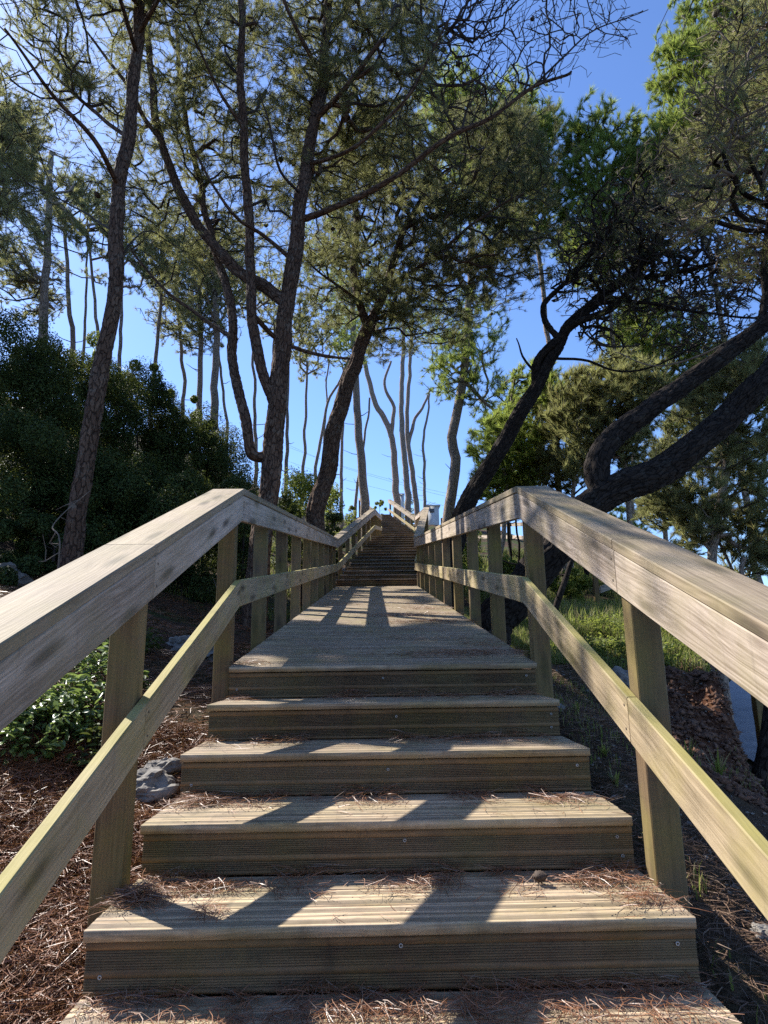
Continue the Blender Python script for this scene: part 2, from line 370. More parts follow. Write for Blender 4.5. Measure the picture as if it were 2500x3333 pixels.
# ------------------------------------------------------------------ boardwalk
def sweep(mb, prof, path, lat=None, caps=True, uoff=None):
    """profile (lateral, vertical) carried along a path; vertical mitres"""
    path = np.asarray(path, float); prof = np.asarray(prof, float); n = len(prof); m = len(path)
    d = np.diff(path[:, :2], axis=0); d /= np.linalg.norm(d, axis=1)[:, None]
    nd = np.vstack([d[:1], (d[:-1]+d[1:])/2, d[-1:]]); nd /= np.linalg.norm(nd, axis=1)[:, None]
    L = np.concatenate([[0], np.cumsum(np.linalg.norm(np.diff(path, axis=0), axis=1))])+(random.uniform(0, 50) if uoff is None else uoff)
    pl = np.concatenate([[0], np.cumsum(np.linalg.norm(np.diff(np.vstack([prof, prof[:1]]), axis=0), axis=1))])
    vo = random.uniform(0, 20)
    for i in range(m-1):
        for j in range(n):
            k = (j+1) % n; q = []; uv = []
            for (a, bb, pp) in ((i, j, pl[j]), (i+1, j, pl[j]), (i+1, k, pl[j+1]), (i, k, pl[j+1])):
                lx = np.array([nd[a][1], -nd[a][0]])
                q.append((path[a][0]+lx[0]*prof[bb][0], path[a][1]+lx[1]*prof[bb][0], path[a][2]+prof[bb][1])); uv.append((L[a], pp+vo))
            mb.add(q, [[0, 1, 2, 3]], uv)
    if caps:
        for a, order in ((0, range(n)), (m-1, range(n-1, -1, -1))):
            lx = np.array([nd[a][1], -nd[a][0]])
            q = [(path[a][0]+lx[0]*prof[j][0], path[a][1]+lx[1]*prof[j][0], path[a][2]+prof[j][1]) for j in order]
            mb.add(q, [list(range(n))], [(prof[j][0]+vo, prof[j][1]) for j in order])
def rect(x0, x1, z0, z1, c=0.004):
    return [(x0+c, z0), (x1-c, z0), (x1, z0+c), (x1, z1-c), (x1-c, z1), (x0+c, z1), (x0, z1-c), (x0, z0+c)]
def post(mb, x, y, z0, z1, sx=0.095, sy=0.085, cut=None):
    """square post; uv runs along it"""
    c = 0.004; a, bq = sx/2, sy/2
    ring = [(-a+c, -bq), (a-c, -bq), (a, -bq+c), (a, bq-c), (a-c, bq), (-a+c, bq), (-a, bq-c), (-a, -bq+c)]
    u0, v0 = random.uniform(0, 60), random.uniform(0, 20); per = 0; n = len(ring)
    s = cut or 0.0
    for j in range(n):
        k = (j+1) % n; l = math.hypot(ring[k][0]-ring[j][0], ring[k][1]-ring[j][1])
        zt = [z1+s*ring[i][1] for i in (j, k)]
        mb.add([(x+ring[j][0], y+ring[j][1], z0), (x+ring[k][0], y+ring[k][1], z0), (x+ring[k][0], y+ring[k][1], zt[1]), (x+ring[j][0], y+ring[j][1], zt[0])],
               [[0, 1, 2, 3]], [(u0, v0+per), (u0, v0+per+l), (u0+zt[1]-z0, v0+per+l), (u0+zt[0]-z0, v0+per)]); per += l
    mb.add([(x+r[0], y+r[1], z1+s*r[1]) for r in ring], [list(range(n))])

def board_profile(wd, th, ribs=((0.012, 0.052), (0.066, 0.079), (0.093, 0.133)), pitch=0.0085, dep=0.0030):
    """top profile of a grooved deck board: smooth strips and ribbed strips"""
    pts = [(0, 0), (0, -0.003)]
    top = []
    for a, bq in ribs:
        k = int((bq-a)/pitch)
        for i in range(k):
            x = a+i*pitch
            top += [(x, 0), (x+pitch*0.35, -dep), (x+pitch*0.62, -dep), (x+pitch*0.97, 0)]
    top = [(0.003, 0.0)]+top+[(wd-0.003, 0.0)]
    return [(0, -th), (0, -0.003)]+top+[(wd, -0.003), (wd, -th)]

HALF = 0.875
def deck_board(mb, x0, x1, yf, z, wd=0.141, th=0.03, slope=0.0, cx=None, ang=0.0):
    """board laid across the path: its front edge at yf, running back wd"""
    pr = board_profile(wd, th); n = len(pr); u0 = random.uniform(0, 80); v0 = random.uniform(0, 30)
    dz = random.uniform(-0.0012, 0.0012); e0 = random.uniform(-.004, .004); e1 = random.uniform(-.004, .004)
    ca, sa = math.cos(ang), math.sin(ang); c0 = (x0+x1)/2 if cx is None else cx
    def P(x, s, t):
        yy = s; xx = x-c0
        return (c0+xx*ca+yy*sa, yf-xx*sa+yy*ca, z+t+dz+slope*s)
    A = [P(x0+e0, s, t) for s, t in pr]; B = [P(x1+e1, s, t) for s, t in pr]
    V = A+B
    fs = [[i, (i+1) % n, n+(i+1) % n, n+i] for i in range(n)]
    uv = [(u0, v0+s+t) for s, t in pr]+[(u0+x1-x0, v0+s+t) for s, t in pr]
    md = max(-q for _, q in pr[2:-2]); mb.add(V, [f[::-1] for f in fs], uv, [1 if (2 < i < n-3 and pr[i][1] < -md*.5) else 0 for i in range(n)])
    mb.add(A, [list(range(n))], uv[:n]); mb.add(B, [list(range(n))[::-1]], uv[n:])

def ribbed_riser(mb, x0, x1, y, z0, z1, th=0.028, ribs=None):
    """vertical grooved board, face at y looking to -y"""
    H = z1-z0; u0 = random.uniform(0, 80); v0 = random.uniform(0, 30)
    pr = [(0, 0)]
    t = 0.004
    if ribs is None: ribs = [(0.010, 0.046), (0.060, H-0.018)]
    for a, bq in ribs:
        k = max(1, int((bq-a)/0.0068))
        for i in range(k):
            q = a+i*0.0068
            pr += [(q, 0), (q+0.0020, 0.0055), (q+0.0042, 0.0055), (q+0.0066, 0)]
    pr += [(H, 0), (H, th), (0, th)]
    n = len(pr); A = [(x0, y+d, z0+h) for h, d in pr]; B = [(x1, y+d, z0+h) for h, d in pr]
    uv = [(u0, v0+h) for h, d in pr]+[(u0+x1-x0, v0+h) for h, d in pr]
    mb.add(A+B, [[i, n+i, n+(i+1) % n, (i+1) % n] for i in range(n)], uv, [1 if (.001 < pr[i][1] < .01) else 0 for i in range(n)])
    mb.add(A, [list(range(n))], uv[:n]); mb.add(B, [list(range(n))[::-1]], uv[n:])

def screw(mb, x, y, z, r=0.006):
    n = 10; a = np.linspace(0, 2*np.pi, n, endpoint=False)
    o = np.stack([x+r*np.cos(a), np.full(n, y-0.001), z+r*np.sin(a)], -1); o2 = o.copy(); o2[:, 1] -= 0.0022
    i2 = np.stack([x+r*.55*np.cos(a), np.full(n, y-0.0032), z+r*.55*np.sin(a)], -1); i3 = i2.copy(); i3[:, 1] += 0.0025
    mb.add(np.vstack([o, o2, i2, i3]), [[k, (k+1) % n, q*n+n+(k+1) % n, q*n+n+k] if q == 0 else [q*n+k, q*n+(k+1) % n, (q+1)*n+(k+1) % n, (q+1)*n+k] for q in (0, 1, 2) for k in range(n)])

# lower stairs
st = empty('boardwalk_stairs', (0, 1.5, -1.2), 'lowest flight of wide grooved wooden steps in the foreground, littered with brown pine needles', 'stairs')
SK = [0, 0, .004, -.003, .02, 0, 0, 0, 0, 0]
for k in range(1, 10):
    yk = Y0-TREAD*k; zk = -RISE*k; mb = MB()
    for j in range(3):
        deck_board(mb, -HALF, HALF, yk+j*0.1475, zk, ang=-0.0 if k != 4 else -0.006)
    mb.build('tread', M_DECK, st, mat2=M_GROOVD)
for k in range(0, 9):
    yk = Y0-TREAD*k; zk = -RISE*k; mb = MB()
    ribbed_riser(mb, -HALF+.004, HALF-.004, yk+0.012, zk-RISE+0.003, zk-0.0345)
    r = mb.build('riser', M_RISER, st, mat2=M_GROOVE)
    for x, zz in ((HALF-.05+random.uniform(-.01, .01), .085), (0.02+random.uniform(-.04, .04), .085+random.uniform(-.01, .01)))+(((HALF-.045, .022),) if k % 2 else ((-HALF+.05, .03),)):
        ms_ = MB(); screw(ms_, x, yk+0.012, zk-RISE+zz+.02); ms_.build('screw', M_METAL, r)
for s in (-1, 1):
    mb = MB(); sweep(mb, rect(-.025, .025, -.40, -.215), [(s*.80, Y0+.2, .0), (s*.80, -.3, -S1*(Y0+.3)-.06)])
    mb.build('stringer', M_RISER, st)

# first ramp
rp = empty('boardwalk_ramp', (0, 8.5, .6), 'long sloping plank deck above the foreground steps, striped by railing shadows', 'boardwalk')
RS = (KZ[3]-KZ[2])/(KZ[3]-KZ[2]+0) if False else 1.505/(14.0-Y0)
mb = MB(); y = Y0; k = 0
while y < 13.9:
    deck_board(mb, -HALF, HALF, y, (y-Y0)*RS+.0, slope=RS); y += 0.1455/math.sqrt(1+RS*RS)
mb.build('deck', M_DECK, rp, mat2=M_GROOVD)
for s in (-1, 0, 1):
    mb = MB(); sweep(mb, rect(-.03, .03, -.22, -.035), [(s*.78, Y0+.05, .0), (s*.78, 13.95, 1.49)]); mb.build('joist', M_POST, rp)

def flight(name, y0, z0, x0, y1, z1, x1, n, label):
    e = empty(name, ((x0+x1)/2, (y0+y1)/2, (z0+z1)/2), label, 'stairs')
    a = math.atan2(x1-x0, y1-y0)*0.35
    ty = (y1-y0)/n; rz = (z1-z0)/n
    for k in range(n):
        cx = x0+(x1-x0)*k/n; yk = y0+k*ty; zk = z0+rz*(k+1)
        mb = MB(); m = max(2, int(round(ty/0.1455)))
        for j in range(m+1): deck_board(mb, cx-HALF, cx+HALF, yk+j*0.1455, zk, ang=0)
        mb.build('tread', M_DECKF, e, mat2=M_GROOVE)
        mb = MB(); ribbed_riser(mb, cx-HALF+.005, cx+HALF-.005, yk+.014, zk-rz+.003, zk-.048)
        mb.build('riser', M_RISER, e, mat2=M_GROOVE)
    return e
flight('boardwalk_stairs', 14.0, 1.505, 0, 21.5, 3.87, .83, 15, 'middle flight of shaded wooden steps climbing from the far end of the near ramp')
e = empty('boardwalk_ramp', (1.0, 26.7, 4.8), 'narrow upper ramp between the middle and the topmost flight of steps', 'boardwalk')
mb = MB(); y = 21.5
while y < 31.9:
    cx = float(path_x(y)); deck_board(mb, cx-HALF, cx+HALF, y, float(path_z(y)), slope=.184); y += .143
mb.build('deck', M_DECK, e)
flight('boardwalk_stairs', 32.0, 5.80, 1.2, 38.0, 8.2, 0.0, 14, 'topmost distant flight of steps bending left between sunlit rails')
e = empty('boardwalk_ramp', (-1.2, 40, 8.2), 'plank landing at the very top of the boardwalk, hidden behind its steps', 'boardwalk')
mb = MB(); y = 38.0
while y < 41.9:
    deck_board(mb, -HALF-.6*(y-38), HALF, y, 8.2); y += .1455
mb.build('deck', M_DECK, e)

# railings ------------------------------------------------------------
CAPZ, LOWZ = 1.06, 0.50
def railing(side, pts, posts, label, joints=None, post_off=0.0, capw=0.19, face=0.158):
    """pts: deck-edge centre path [(xc, y, z)]"""
    IN = 0.835
    mid = pts[len(pts)//2]
    e = empty('railing', (mid[0]+side*.9, mid[1], mid[2]), label, 'railing')
    P = [(p[0], p[1], p[2]) for p in pts]
    s = side
    def pf(a, bq, z0, z1):
        x0, x1 = sorted((s*a, s*bq)); return rect(x0, x1, z0, z1)
    segs = joints
    def sub(a, bq):
        ys = [p[1] for p in P]
        q = [(float(np.interp(a, ys, [p[0] for p in P])), a, float(np.interp(a, ys, [p[2] for p in P])))]
        q += [p for p in P if a+.02 < p[1] < bq-.02]
        q += [(float(np.interp(bq, ys, [p[0] for p in P])), bq, float(np.interp(bq, ys, [p[2] for p in P])))]
        return q
    for a, bq in zip(segs[:-1], segs[1:]):
        q = sub(a+.0025, bq-.0025)
        mb = MB(); sweep(mb, pf(IN-.004, IN+capw, CAPZ-.040, CAPZ), q); mb.build('cap_board', M_CAP, e)
        mb = MB(); sweep(mb, pf(IN, IN+.040, CAPZ-.043-face, CAPZ-.043), q); mb.build('upper_rail', M_RAIL, e)
        mb = MB(); sweep(mb, pf(IN, IN+.038, LOWZ-.155, LOWZ), q); mb.build('lower_rail', M_LOW, e)
    for y, zb in posts:
        xc = float(np.interp(y, [p[1] for p in P], [p[0] for p in P])); zc = float(np.interp(y, [p[1] for p in P], [p[2] for p in P]))
        mb = MB(); post(mb, xc+s*(IN+.0405+.05), y, zc+zb, zc+CAPZ-.06, sx=0.10+random.uniform(-.003, .003), sy=.085); mb.build('post', M_POST, e)
    # rail bolts
    for y, zb in posts[:6]:
        xc = float(np.interp(y, [p[1] for p in P], [p[0] for p in P])); zc = float(np.interp(y, [p[1] for p in P], [p[2] for p in P]))
        for dz in (LOWZ-.04, LOWZ-.12, CAPZ-.08, CAPZ-.16):
            mb = MB(); x = xc+s*IN; n = 8; a = np.linspace(0, 2*np.pi, n, endpoint=False)
            mb.add(np.stack([np.full(n, x-s*.0012), y+.005*np.cos(a), zc+dz+.005*np.sin(a)], -1), [list(range(n))]); mb.build('nail_head', M_CONE, e)
    return e
def noseline(y): return -S1*(Y0-y)
A0, A1 = Y0+.06, 14.05
base = [(0, -1.2, noseline(-1.2)+.0), (0, A0, 0.0), (0, A1, 1.505)]
railing(-1, base, [(-.55, -.6), (.85, -.6), (2.36, -.75), (3.86, -.5)]+[(yy, -.7) for yy in (4.98, 6.1, 7.25, 8.4, 9.5, 10.6, 11.7, 12.8, 13.85)],
        'left railing of the near steps and ramp, broad sunlit cap board over plank rails', joints=[-1.2, 2.33, A0, 8.4, 11.7, A1])
railing(1, base, [(-.55, -.9), (.85, -.9), (2.36, -1.0), (3.86, -.9)]+[(yy, -.9) for yy in (5.12, 6.28, 7.45, 8.6, 9.7, 10.8, 11.9, 12.95, 13.85)],
        'right railing of the near steps and ramp, greenish cap board and pale dappled rails', joints=[-1.2, 2.33, A0, 7.45, 10.8, A1])
up = [(0, 14.07, 1.53), (.83, 21.5, 3.87), (1.2, 32, 5.8)]
yy = list(np.linspace(14.9, 21.4, 7))+list(np.linspace(22.6, 31.8, 8))
railing(-1, up, [(y, -.6) for y in yy], 'left railing of the middle steps, rising to a peak between the trees', joints=[14.07, 18, 21.5, 26, 32])
railing(1, up, [(y, -.6) for y in yy], 'right railing of the middle steps, leaning to the right as it climbs', joints=[14.07, 18, 21.5, 26, 32])
tp = [(1.2, 32.02, 5.8), (0, 38, 8.2)]
yy = list(np.linspace(33, 37.9, 5))
railing(-1, tp, [(y, -.6) for y in yy], 'distant left railing at the top of the climb, partly behind a trunk', joints=[32.02, 35, 38])
railing(1, tp, [(y, -.6) for y in yy], 'distant bright right railing zigzagging at the top of the climb', joints=[32.02, 35, 38])

# ------------------------------------------------------------------ trees
def norm(v): return v/(np.linalg.norm(v)+1e-12)
def lit_gap(p, keep_ramp=0.22):
    """crowns are open towards the sun over the near steps: true = leave this spot of the crown empty"""
    t = (p[2]+S1*Y0-S1*p[1])/(1-S1*0.62)
    if t > 0:
        yl = p[1]-.62*t; xl = p[0]+.8*t
        if -1.0 < yl < 3.15 and -2.6 < xl < 0.95: return True
        if -1.0 < yl < 3.9 and -3.0 < xl < -1.15: return True
        if -1.0 < yl < 4.2 and 0.95 <= xl < 2.6: return random.random() < 0.8
    t = (p[2]+RS*Y0-RS*p[1])/(1-RS*0.62)
    if t > 0:
        yl = p[1]-.62*t; xl = p[0]+.8*t
        if 3.3 < yl < 14.5 and -1.5 < xl < 1.2:
            h = float(vnoise(np.array(xl*1.5), np.array(yl*0.9), 4))
            if 3.3 < yl < 5.2 and xl > -.6: return random.random() < 0.35
            return h > (.47 if yl < 6.3 else .40)
    t = p[2]-.35
    if t > 0:
        yl = p[1]-.62*t; xl = p[0]+.8*t
        if 5.9 < yl < 10 and 1.4 < xl < 4.2: return float(vnoise(np.array(xl*1.3), np.array(yl*1.3), 14)) > .30
    return False

class Tree:
    def __init__(s, wob=0.02):
        s.p = []; s.par = []; s.fix = []; s.len = []; s.wob = wob; s.tips = []
    def node(s, p, par, r=0.0):
        s.p.append(np.array(p, float)); s.par.append(par); s.fix.append(r)
        s.len.append(0 if par < 0 else s.len[par]+np.linalg.norm(s.p[-1]-s.p[par])); return len(s.p)-1
    def nearest(s, q):
        return int(np.argmin(np.linalg.norm(np.array(s.p)-q, axis=1)))
    def limb(s, pts, r0, r1, par=None, step=0.12, wob=None, power=1.0):
        """spline limb through world points"""
        pts = [np.array(p, float) for p in pts]; wob = s.wob if wob is None else wob
        if par is None and s.p:
            par = s.nearest(pts[0]); pts[0] = s.p[par].copy()
        c = [2*pts[0]-pts[1]]+pts+[2*pts[-1]-pts[-2]]
        out = []
        for i in range(1, len(c)-2):
            n = max(2, int(np.linalg.norm(c[i+1]-c[i])/step))
            for k in range(n):
                t = k/n; a, b_, c_, d = c[i-1], c[i], c[i+1], c[i+2]
                out.append(0.5*((2*b_)+(c_-a)*t+(2*a-5*b_+4*c_-d)*t*t+(3*b_-a-3*c_+d)*t**3))
        out.append(pts[-1]); n = len(out); sd = random.uniform(0, 99)
        cur = -1 if par is None else par; ids = []
        for i, q in enumerate(out):
            if par is not None and i == 0: ids.append(par); continue
            f = i/(n-1); ww = wob*min(1, i/4)
            q = q+np.array([mnoise.noise((i*step*1.3+sd, 1, 2)), mnoise.noise((i*step*1.3+sd, 7, 2)), 0.4*mnoise.noise((i*step*1.3+sd, 3, 9))])*ww*2
            cur = s.node(q, cur, r0+(r1-r0)*f**power); ids.append(cur)
        return ids
    def grow(s, pts, start=0, wlen=0.35, step=0.16, sag=0.12, minr=0.0, jit=0.012, skip=None):
        """join scattered spots of the crown to the nearest limb"""
        pts = np.array(pts)
        if len(pts) == 0: return
        P = np.array(s.p); ok = np.arange(len(P)) >= start
        if minr > 0: ok &= np.array(s.fix) <= minr
        ids = np.where(ok)[0]; A = P[ids]; L = np.array(s.len)[ids]
        d0 = np.array([np.min(np.linalg.norm(A-q, axis=1)) for q in pts])
        cap = 130000; NP = np.zeros((cap, 3)); NL = np.zeros(cap); NI = np.zeros(cap, int); n = len(ids); ND = np.zeros((cap, 3))
        pr = np.array(s.par)[ids]; dd = A-P[np.maximum(pr, 0)]; ND[:n] = dd/(np.linalg.norm(dd, axis=1)[:, None]+1e-9)
        NP[:n] = A; NL[:n] = L; NI[:n] = ids
        for o in np.argsort(d0):
            q = pts[o]; df = q-NP[:n]; d = np.linalg.norm(df, axis=1)
            cs = (df*ND[:n]).sum(1)/(d+1e-9)
            j = int(np.argmin(d*(1+.75*(1-cs))+wlen*0.3*NL[:n]/(1+0.15*NL[:n])+0.5*np.maximum(0, NP[:n, 2]-q[2]))); par = int(NI[j]); a = NP[j]; D = d[j]
            if D < 0.03 or D > 4.5: continue
            k = max(1, int(D/step)); pp = s.par[par]
            d_in = norm(a-s.p[pp]) if pp >= 0 else np.array([0, 0, 1.])
            m = a+(q-a)*0.38+d_in*D*0.22-np.array([0, 0, sag*D])
            cur = par
            for i in range(1, k+1):
                t = i/k; x = (1-t)**2*a+2*t*(1-t)*m+t*t*q
                if i < k: x = x+np.array([random.gauss(0, 1) for _ in range(3)])*jit*min(1, D)
                ND[n] = norm(x-s.p[cur]); cur = s.node(x, cur); NP[n] = x; NL[n] = s.len[cur]; NI[n] = cur; n += 1
            s.tips.append(cur)
    def radii(s, r0=0.0042, e=2.15, taper=1.0):
        n = len(s.p); acc = np.zeros(n); kids = np.zeros(n, int); par = s.par
        for i in range(n-1, -1, -1):
            if acc[i] == 0: acc[i] = r0**e
            if par[i] >= 0: acc[par[i]] += acc[i]; 
        r = acc**(1/e)
        for i in range(n):
            if s.fix[i] > 0: r[i] = s.fix[i]
            elif par[i] >= 0: r[i] = min(r[i], r[par[i]]*0.8 if s.fix[par[i]] > 0 else r[par[i]], 0.045)
        s.r = r; return r
    def chains(s):
        n = len(s.p); ch = [[] for _ in range(n)]
        for i, p in enumerate(s.par):
            if p >= 0: ch[p].append(i)
        out = []; stack = [(i, -1) for i, p in enumerate(s.par) if p < 0]
        while stack:
            i, pr = stack.pop(); c = [] if pr < 0 else [pr]
            while True:
                c.append(i)
                if not ch[i]: break
                k = sorted(ch[i], key=lambda j: -s.r[j]-(1 if s.fix[j] > 0 else 0)-(.5 if j == i+1 else 0))
                for j in k[1:]: stack.append((j, i))
                i = k[0]
            if len(c) > 1: out.append(c)
        return out

def cellnoise(u, v, seed=0):
    """F2-F1 of jittered cells: bark plates"""
    ui = np.floor(u).astype(int); vi = np.floor(v).astype(int); f1 = np.full(u.shape, 9.); f2 = f1.copy()
    for a in (-1, 0, 1):
        for b_ in (-1, 0, 1):
            x = ui+a; y = vi+b_
            h = ((x*73856093) ^ (y*19349663) ^ seed) & 0xffffffff; h = ((h ^ (h >> 13))*1274126177) & 0xffffffff
            jx = (h & 0xffff)/65535.; jy = ((h >> 16) & 0xffff)/65535.
            d = np.hypot(x+jx-u, y+jy-v); nf1 = np.minimum(f1, d); f2 = np.minimum(f2, np.maximum(f1, d)); f1 = nf1
    return f2-f1

def tubes(T, lo, hi, sides=None, detail=False, dep=0.012):
    """skin the chains whose thickest radius lies in lo..hi"""
    mb = MB(); any_ = False
    for c in T.chains():
        P = np.array([T.p[i] for i in c]); R = np.array([T.r[i] for i in c])
        big = R[min(1, len(R)-1)] >= lo if hi > 8 else R[min(1, len(R)-1)] < hi
        if not big: continue
        R[0] = min(R[0], R[1]*1.15)
        any_ = True; rm = R[min(1, len(R)-1)]
        n = sides or (14 if rm > .05 else 7 if rm > .015 else 4 if rm > .006 else 3)
        if detail and rm > .035:
            n = int(np.clip(2*np.pi*rm/0.016, 12, 80)); L = np.concatenate([[0], np.cumsum(np.linalg.norm(np.diff(P, axis=0), axis=1))])
            m = max(3, int(L[-1]/0.03)); t = np.linspace(0, L[-1], m)
            P = np.stack([np.interp(t, L, P[:, k]) for k in range(3)], -1); R = np.interp(t, L, R)
            for _ in range(3): P[1:-1] = (P[:-2]+2*P[1:-1]+P[2:])/4
        L = np.concatenate([[0], np.cumsum(np.linalg.norm(np.diff(P, axis=0), axis=1))])
        tan = np.gradient(P, axis=0); tan /= np.linalg.norm(tan, axis=1)[:, None]+1e-9
        u = np.cross(tan[0], [0.3, 1, 0.2]); u = norm(u); U = [u]
        for k in range(1, len(P)):
            u = U[-1]-tan[k]*np.dot(U[-1], tan[k]); U.append(norm(u))
        U = np.array(U); W = np.cross(tan, U); a = np.linspace(0, 2*np.pi, n+1)
        sd = random.uniform(0, 50)
        RR = np.repeat(R[:, None], n+1, 1)
        if detail and rm > .035:
            aw = a[:-1]; su = (aw[None, :]/(2*np.pi)); cells = max(5, round(2*np.pi*rm/0.055))
            uu = su*cells+0.25*np.sin(L[:, None]*9+sd)+np.zeros((len(P), n)); vv = L[:, None]/0.13+np.zeros((len(P), n))+sd
            # wrap cells around the trunk
            cn = cellnoise(np.mod(uu, cells), vv, 5)
            edge = np.minimum(np.mod(uu, cells), cells-np.mod(uu, cells))
            pl = np.clip(cn/0.28, 0, 1)*np.clip(edge/.12, 0, 1)
            fx = np.cos(aw)[None, :]*rm*14; fy = np.sin(aw)[None, :]*rm*14
            lump = fbm(fx+sd, fy+L[:, None]*3.2, 2, 4)
            fine = fbm(fx*6+sd, fy*6+L[:, None]*13, 8, 3)
            d = (pl-0.7)*dep+lump*rm*0.38+fine*dep*0.8
            d = np.concatenate([d, d[:, :1]], 1)
            RR = RR+d*np.clip(RR/.06, .3, 1)
        V = P[:, None, :]+RR[..., None]*(np.cos(a)[None, :, None]*U[:, None, :]+np.sin(a)[None, :, None]*W[:, None, :])
        m = len(P); idx = np.arange(m*(n+1)).reshape(m, n+1)
        F = np.stack([idx[:-1, :-1], idx[:-1, 1:], idx[1:, 1:], idx[1:, :-1]], -1).reshape(-1, 4)
        uv = np.stack(np.broadcast_arrays(a[None, :]*rm+sd, L[:, None]+sd), -1).reshape(-1, 2)
        mb.add(V.reshape(-1, 3), F, uv)
    return mb if any_ else None

def tuft_template(n, L, wd, spread, stem=0.12, seed=0):
    r = np.random.default_rng(seed); V = []
    for i in range(n):
        b0 = np.array([0, 0, -stem*r.random()]); a = r.uniform(0, 2*np.pi); sp = spread*(0.35+0.65*r.random())
        d = np.array([math.sin(sp)*math.cos(a), math.sin(sp)*math.sin(a), math.cos(sp)]); l = L*r.uniform(.65, 1.1)
        sd = norm(np.cross(d, r.normal(size=3)))*wd/2
        V += [b0-sd, b0+sd, b0+d*l+np.array([0, 0, -.05*l])]
    return np.array(V)
def tufts(pos, dirs, mat, name, parent, n=34, L=.14, wd=.004, spread=.85, stem=.12, scl=(.75, 1.25)):
    K = 6; T = [tuft_template(n, L, wd, spread, stem, 100+k) for k in range(K)]
    mb = MB(); r = RNG
    for k in range(K):
        sel = np.arange(len(pos)) % K == k
        if not sel.any(): continue
        p = pos[sel]; d = dirs[sel]; d = d/np.linalg.norm(d, axis=1)[:, None]
        x = np.cross(d, r.normal(size=d.shape)); x /= np.linalg.norm(x, axis=1)[:, None]; y = np.cross(d, x)
        s = r.uniform(*scl, len(p))[:, None, None]; t = T[k][None]
        V = p[:, None, :]+s*(t[..., 0:1]*x[:, None]+t[..., 1:2]*y[:, None]+t[..., 2:3]*d[:, None])
        m = len(p)*len(T[k]); mb.add(V.reshape(-1, 3), np.arange(m).reshape(-1, 3))
    return mb.build(name, mat, parent)

def blob_pts(blobs, n, clump=0.55, gap=True, rampkeep=.22, cl=1.6):
    """blobs: (vx, vy, y, radius in photo px, depth radius m). Clumpy points inside."""
    out = []; wts = np.array([b[3]**2 for b in blobs], float); wts /= wts.sum(); tries = 0
    sd = random.uniform(0, 50)
    while len(out) < n and tries < n*30:
        tries += 1
        b_ = blobs[int(np.searchsorted(np.cumsum(wts), random.random()*0.99999))]
        c = at(b_[0], b_[1], b_[2]); rr = b_[3]/1394*np.dot(c-CAM, CF)
        q = np.array([random.gauss(0, 1) for _ in range(3)]); q = q/np.linalg.norm(q)*random.random()**(1/2.4)
        p = c+q*np.array([rr, b_[4], rr])
        k = mnoise.noise(((p[0]+sd)*cl, p[1]*cl, p[2]*cl*1.2))
        if k < clump-0.6: continue
        if p[2] < ground(p[0], p[1])+0.8: continue
        if gap and lit_gap(p): continue
        out.append(p)
    return out

def ang(a): return np.array([random.gauss(0, 1) for _ in range(3)])*a
def make_cones(T, parent, n, lo=0.003, hi=0.02):
    c = [i for i in range(len(T.p)) if lo < T.r[i] < hi]
    if not c: return
    me = None
    for k in range(n):
        i = random.choice(c); p = T.p[i]+np.array([0, 0, -.02])
        if me is None:
            mb = MB(); rings = 9; nn = 10; V = []
            for a in range(rings+1):
                t = a/rings; r = 0.032*math.sin(math.pi*(0.08+0.86*t))**.8*(1.2-.45*t); 
                for j in range(nn):
                    an = 2*math.pi*(j+(a % 2)*.5)/nn; q = r*(1.25 if j % 2 == a % 2 else .8); V.append((q*math.cos(an), q*math.sin(an), .085*t-.02))
            F = [[a*nn+j, a*nn+(j+1) % nn, (a+1)*nn+(j+1) % nn, (a+1)*nn+j] for a in range(rings) for j in range(nn)]
            mb.add(V, F); o = mb.build('pine_cone', M_CONE); me = o.data
        else:
            o = bpy.data.objects.new('pine_cone', me); COL.objects.link(o)
        o.parent = parent; o.location = Vector(p-parent_world(parent)); o.rotation_euler = (random.uniform(0, 3), random.uniform(0, 3), random.uniform(0, 6)); s = random.uniform(.8, 1.35); o.scale = (s, s, s)

def finish(T, label, cat='pine tree', group=None, name='pine_tree', bmat=None, nmat=None, detail=False, need=dict(), bare=0.0, tipfrac=1.0,
           extra=1, cones=0, thick=.024, r0=.0040, updir=.5, dep=.012, barefn=None, tmat=None):
    T.radii(r0); base = T.p[0]
    e = empty(name, base, label, cat, group)
    mb = tubes(T, thick, 9, detail=detail, dep=dep)
    if mb: mb.build('trunk', bmat or M_BARK, e, smooth=True)
    mb = tubes(T, 0, thick) if thick > 0 else None
    if mb: mb.build('branches', tmat or M_TWIG, e, smooth=True)
    P = []; D = []
    for t in T.tips:
        if random.random() < bare or (barefn and barefn(T.p[t])): continue
        p = T.p[t]; q = T.p[T.par[t]]; d = norm(norm(p-q)+np.array([0, 0, updir])+ang(.25))
        P.append(p); D.append(d)
        for k in range(extra):
            i = t
            for _ in range(random.randint(1, 2)): i = T.par[i] if T.par[i] >= 0 else i
            if T.r[i] > .02: continue
            P.append(T.p[i]+ang(.05)); D.append(norm(d+ang(.6)))
    if P:
        kw = dict(n=34, L=.14, wd=.004); kw.update(need)
        tufts(np.array(P), np.array(D), nmat or M_NEED, 'crown', e, **kw)
    if cones: make_cones(T, e, cones)
    return e
def base_at(p, dz=.25):
    return np.array([p[0], p[1], float(ground(p[0], p[1]))-dz])

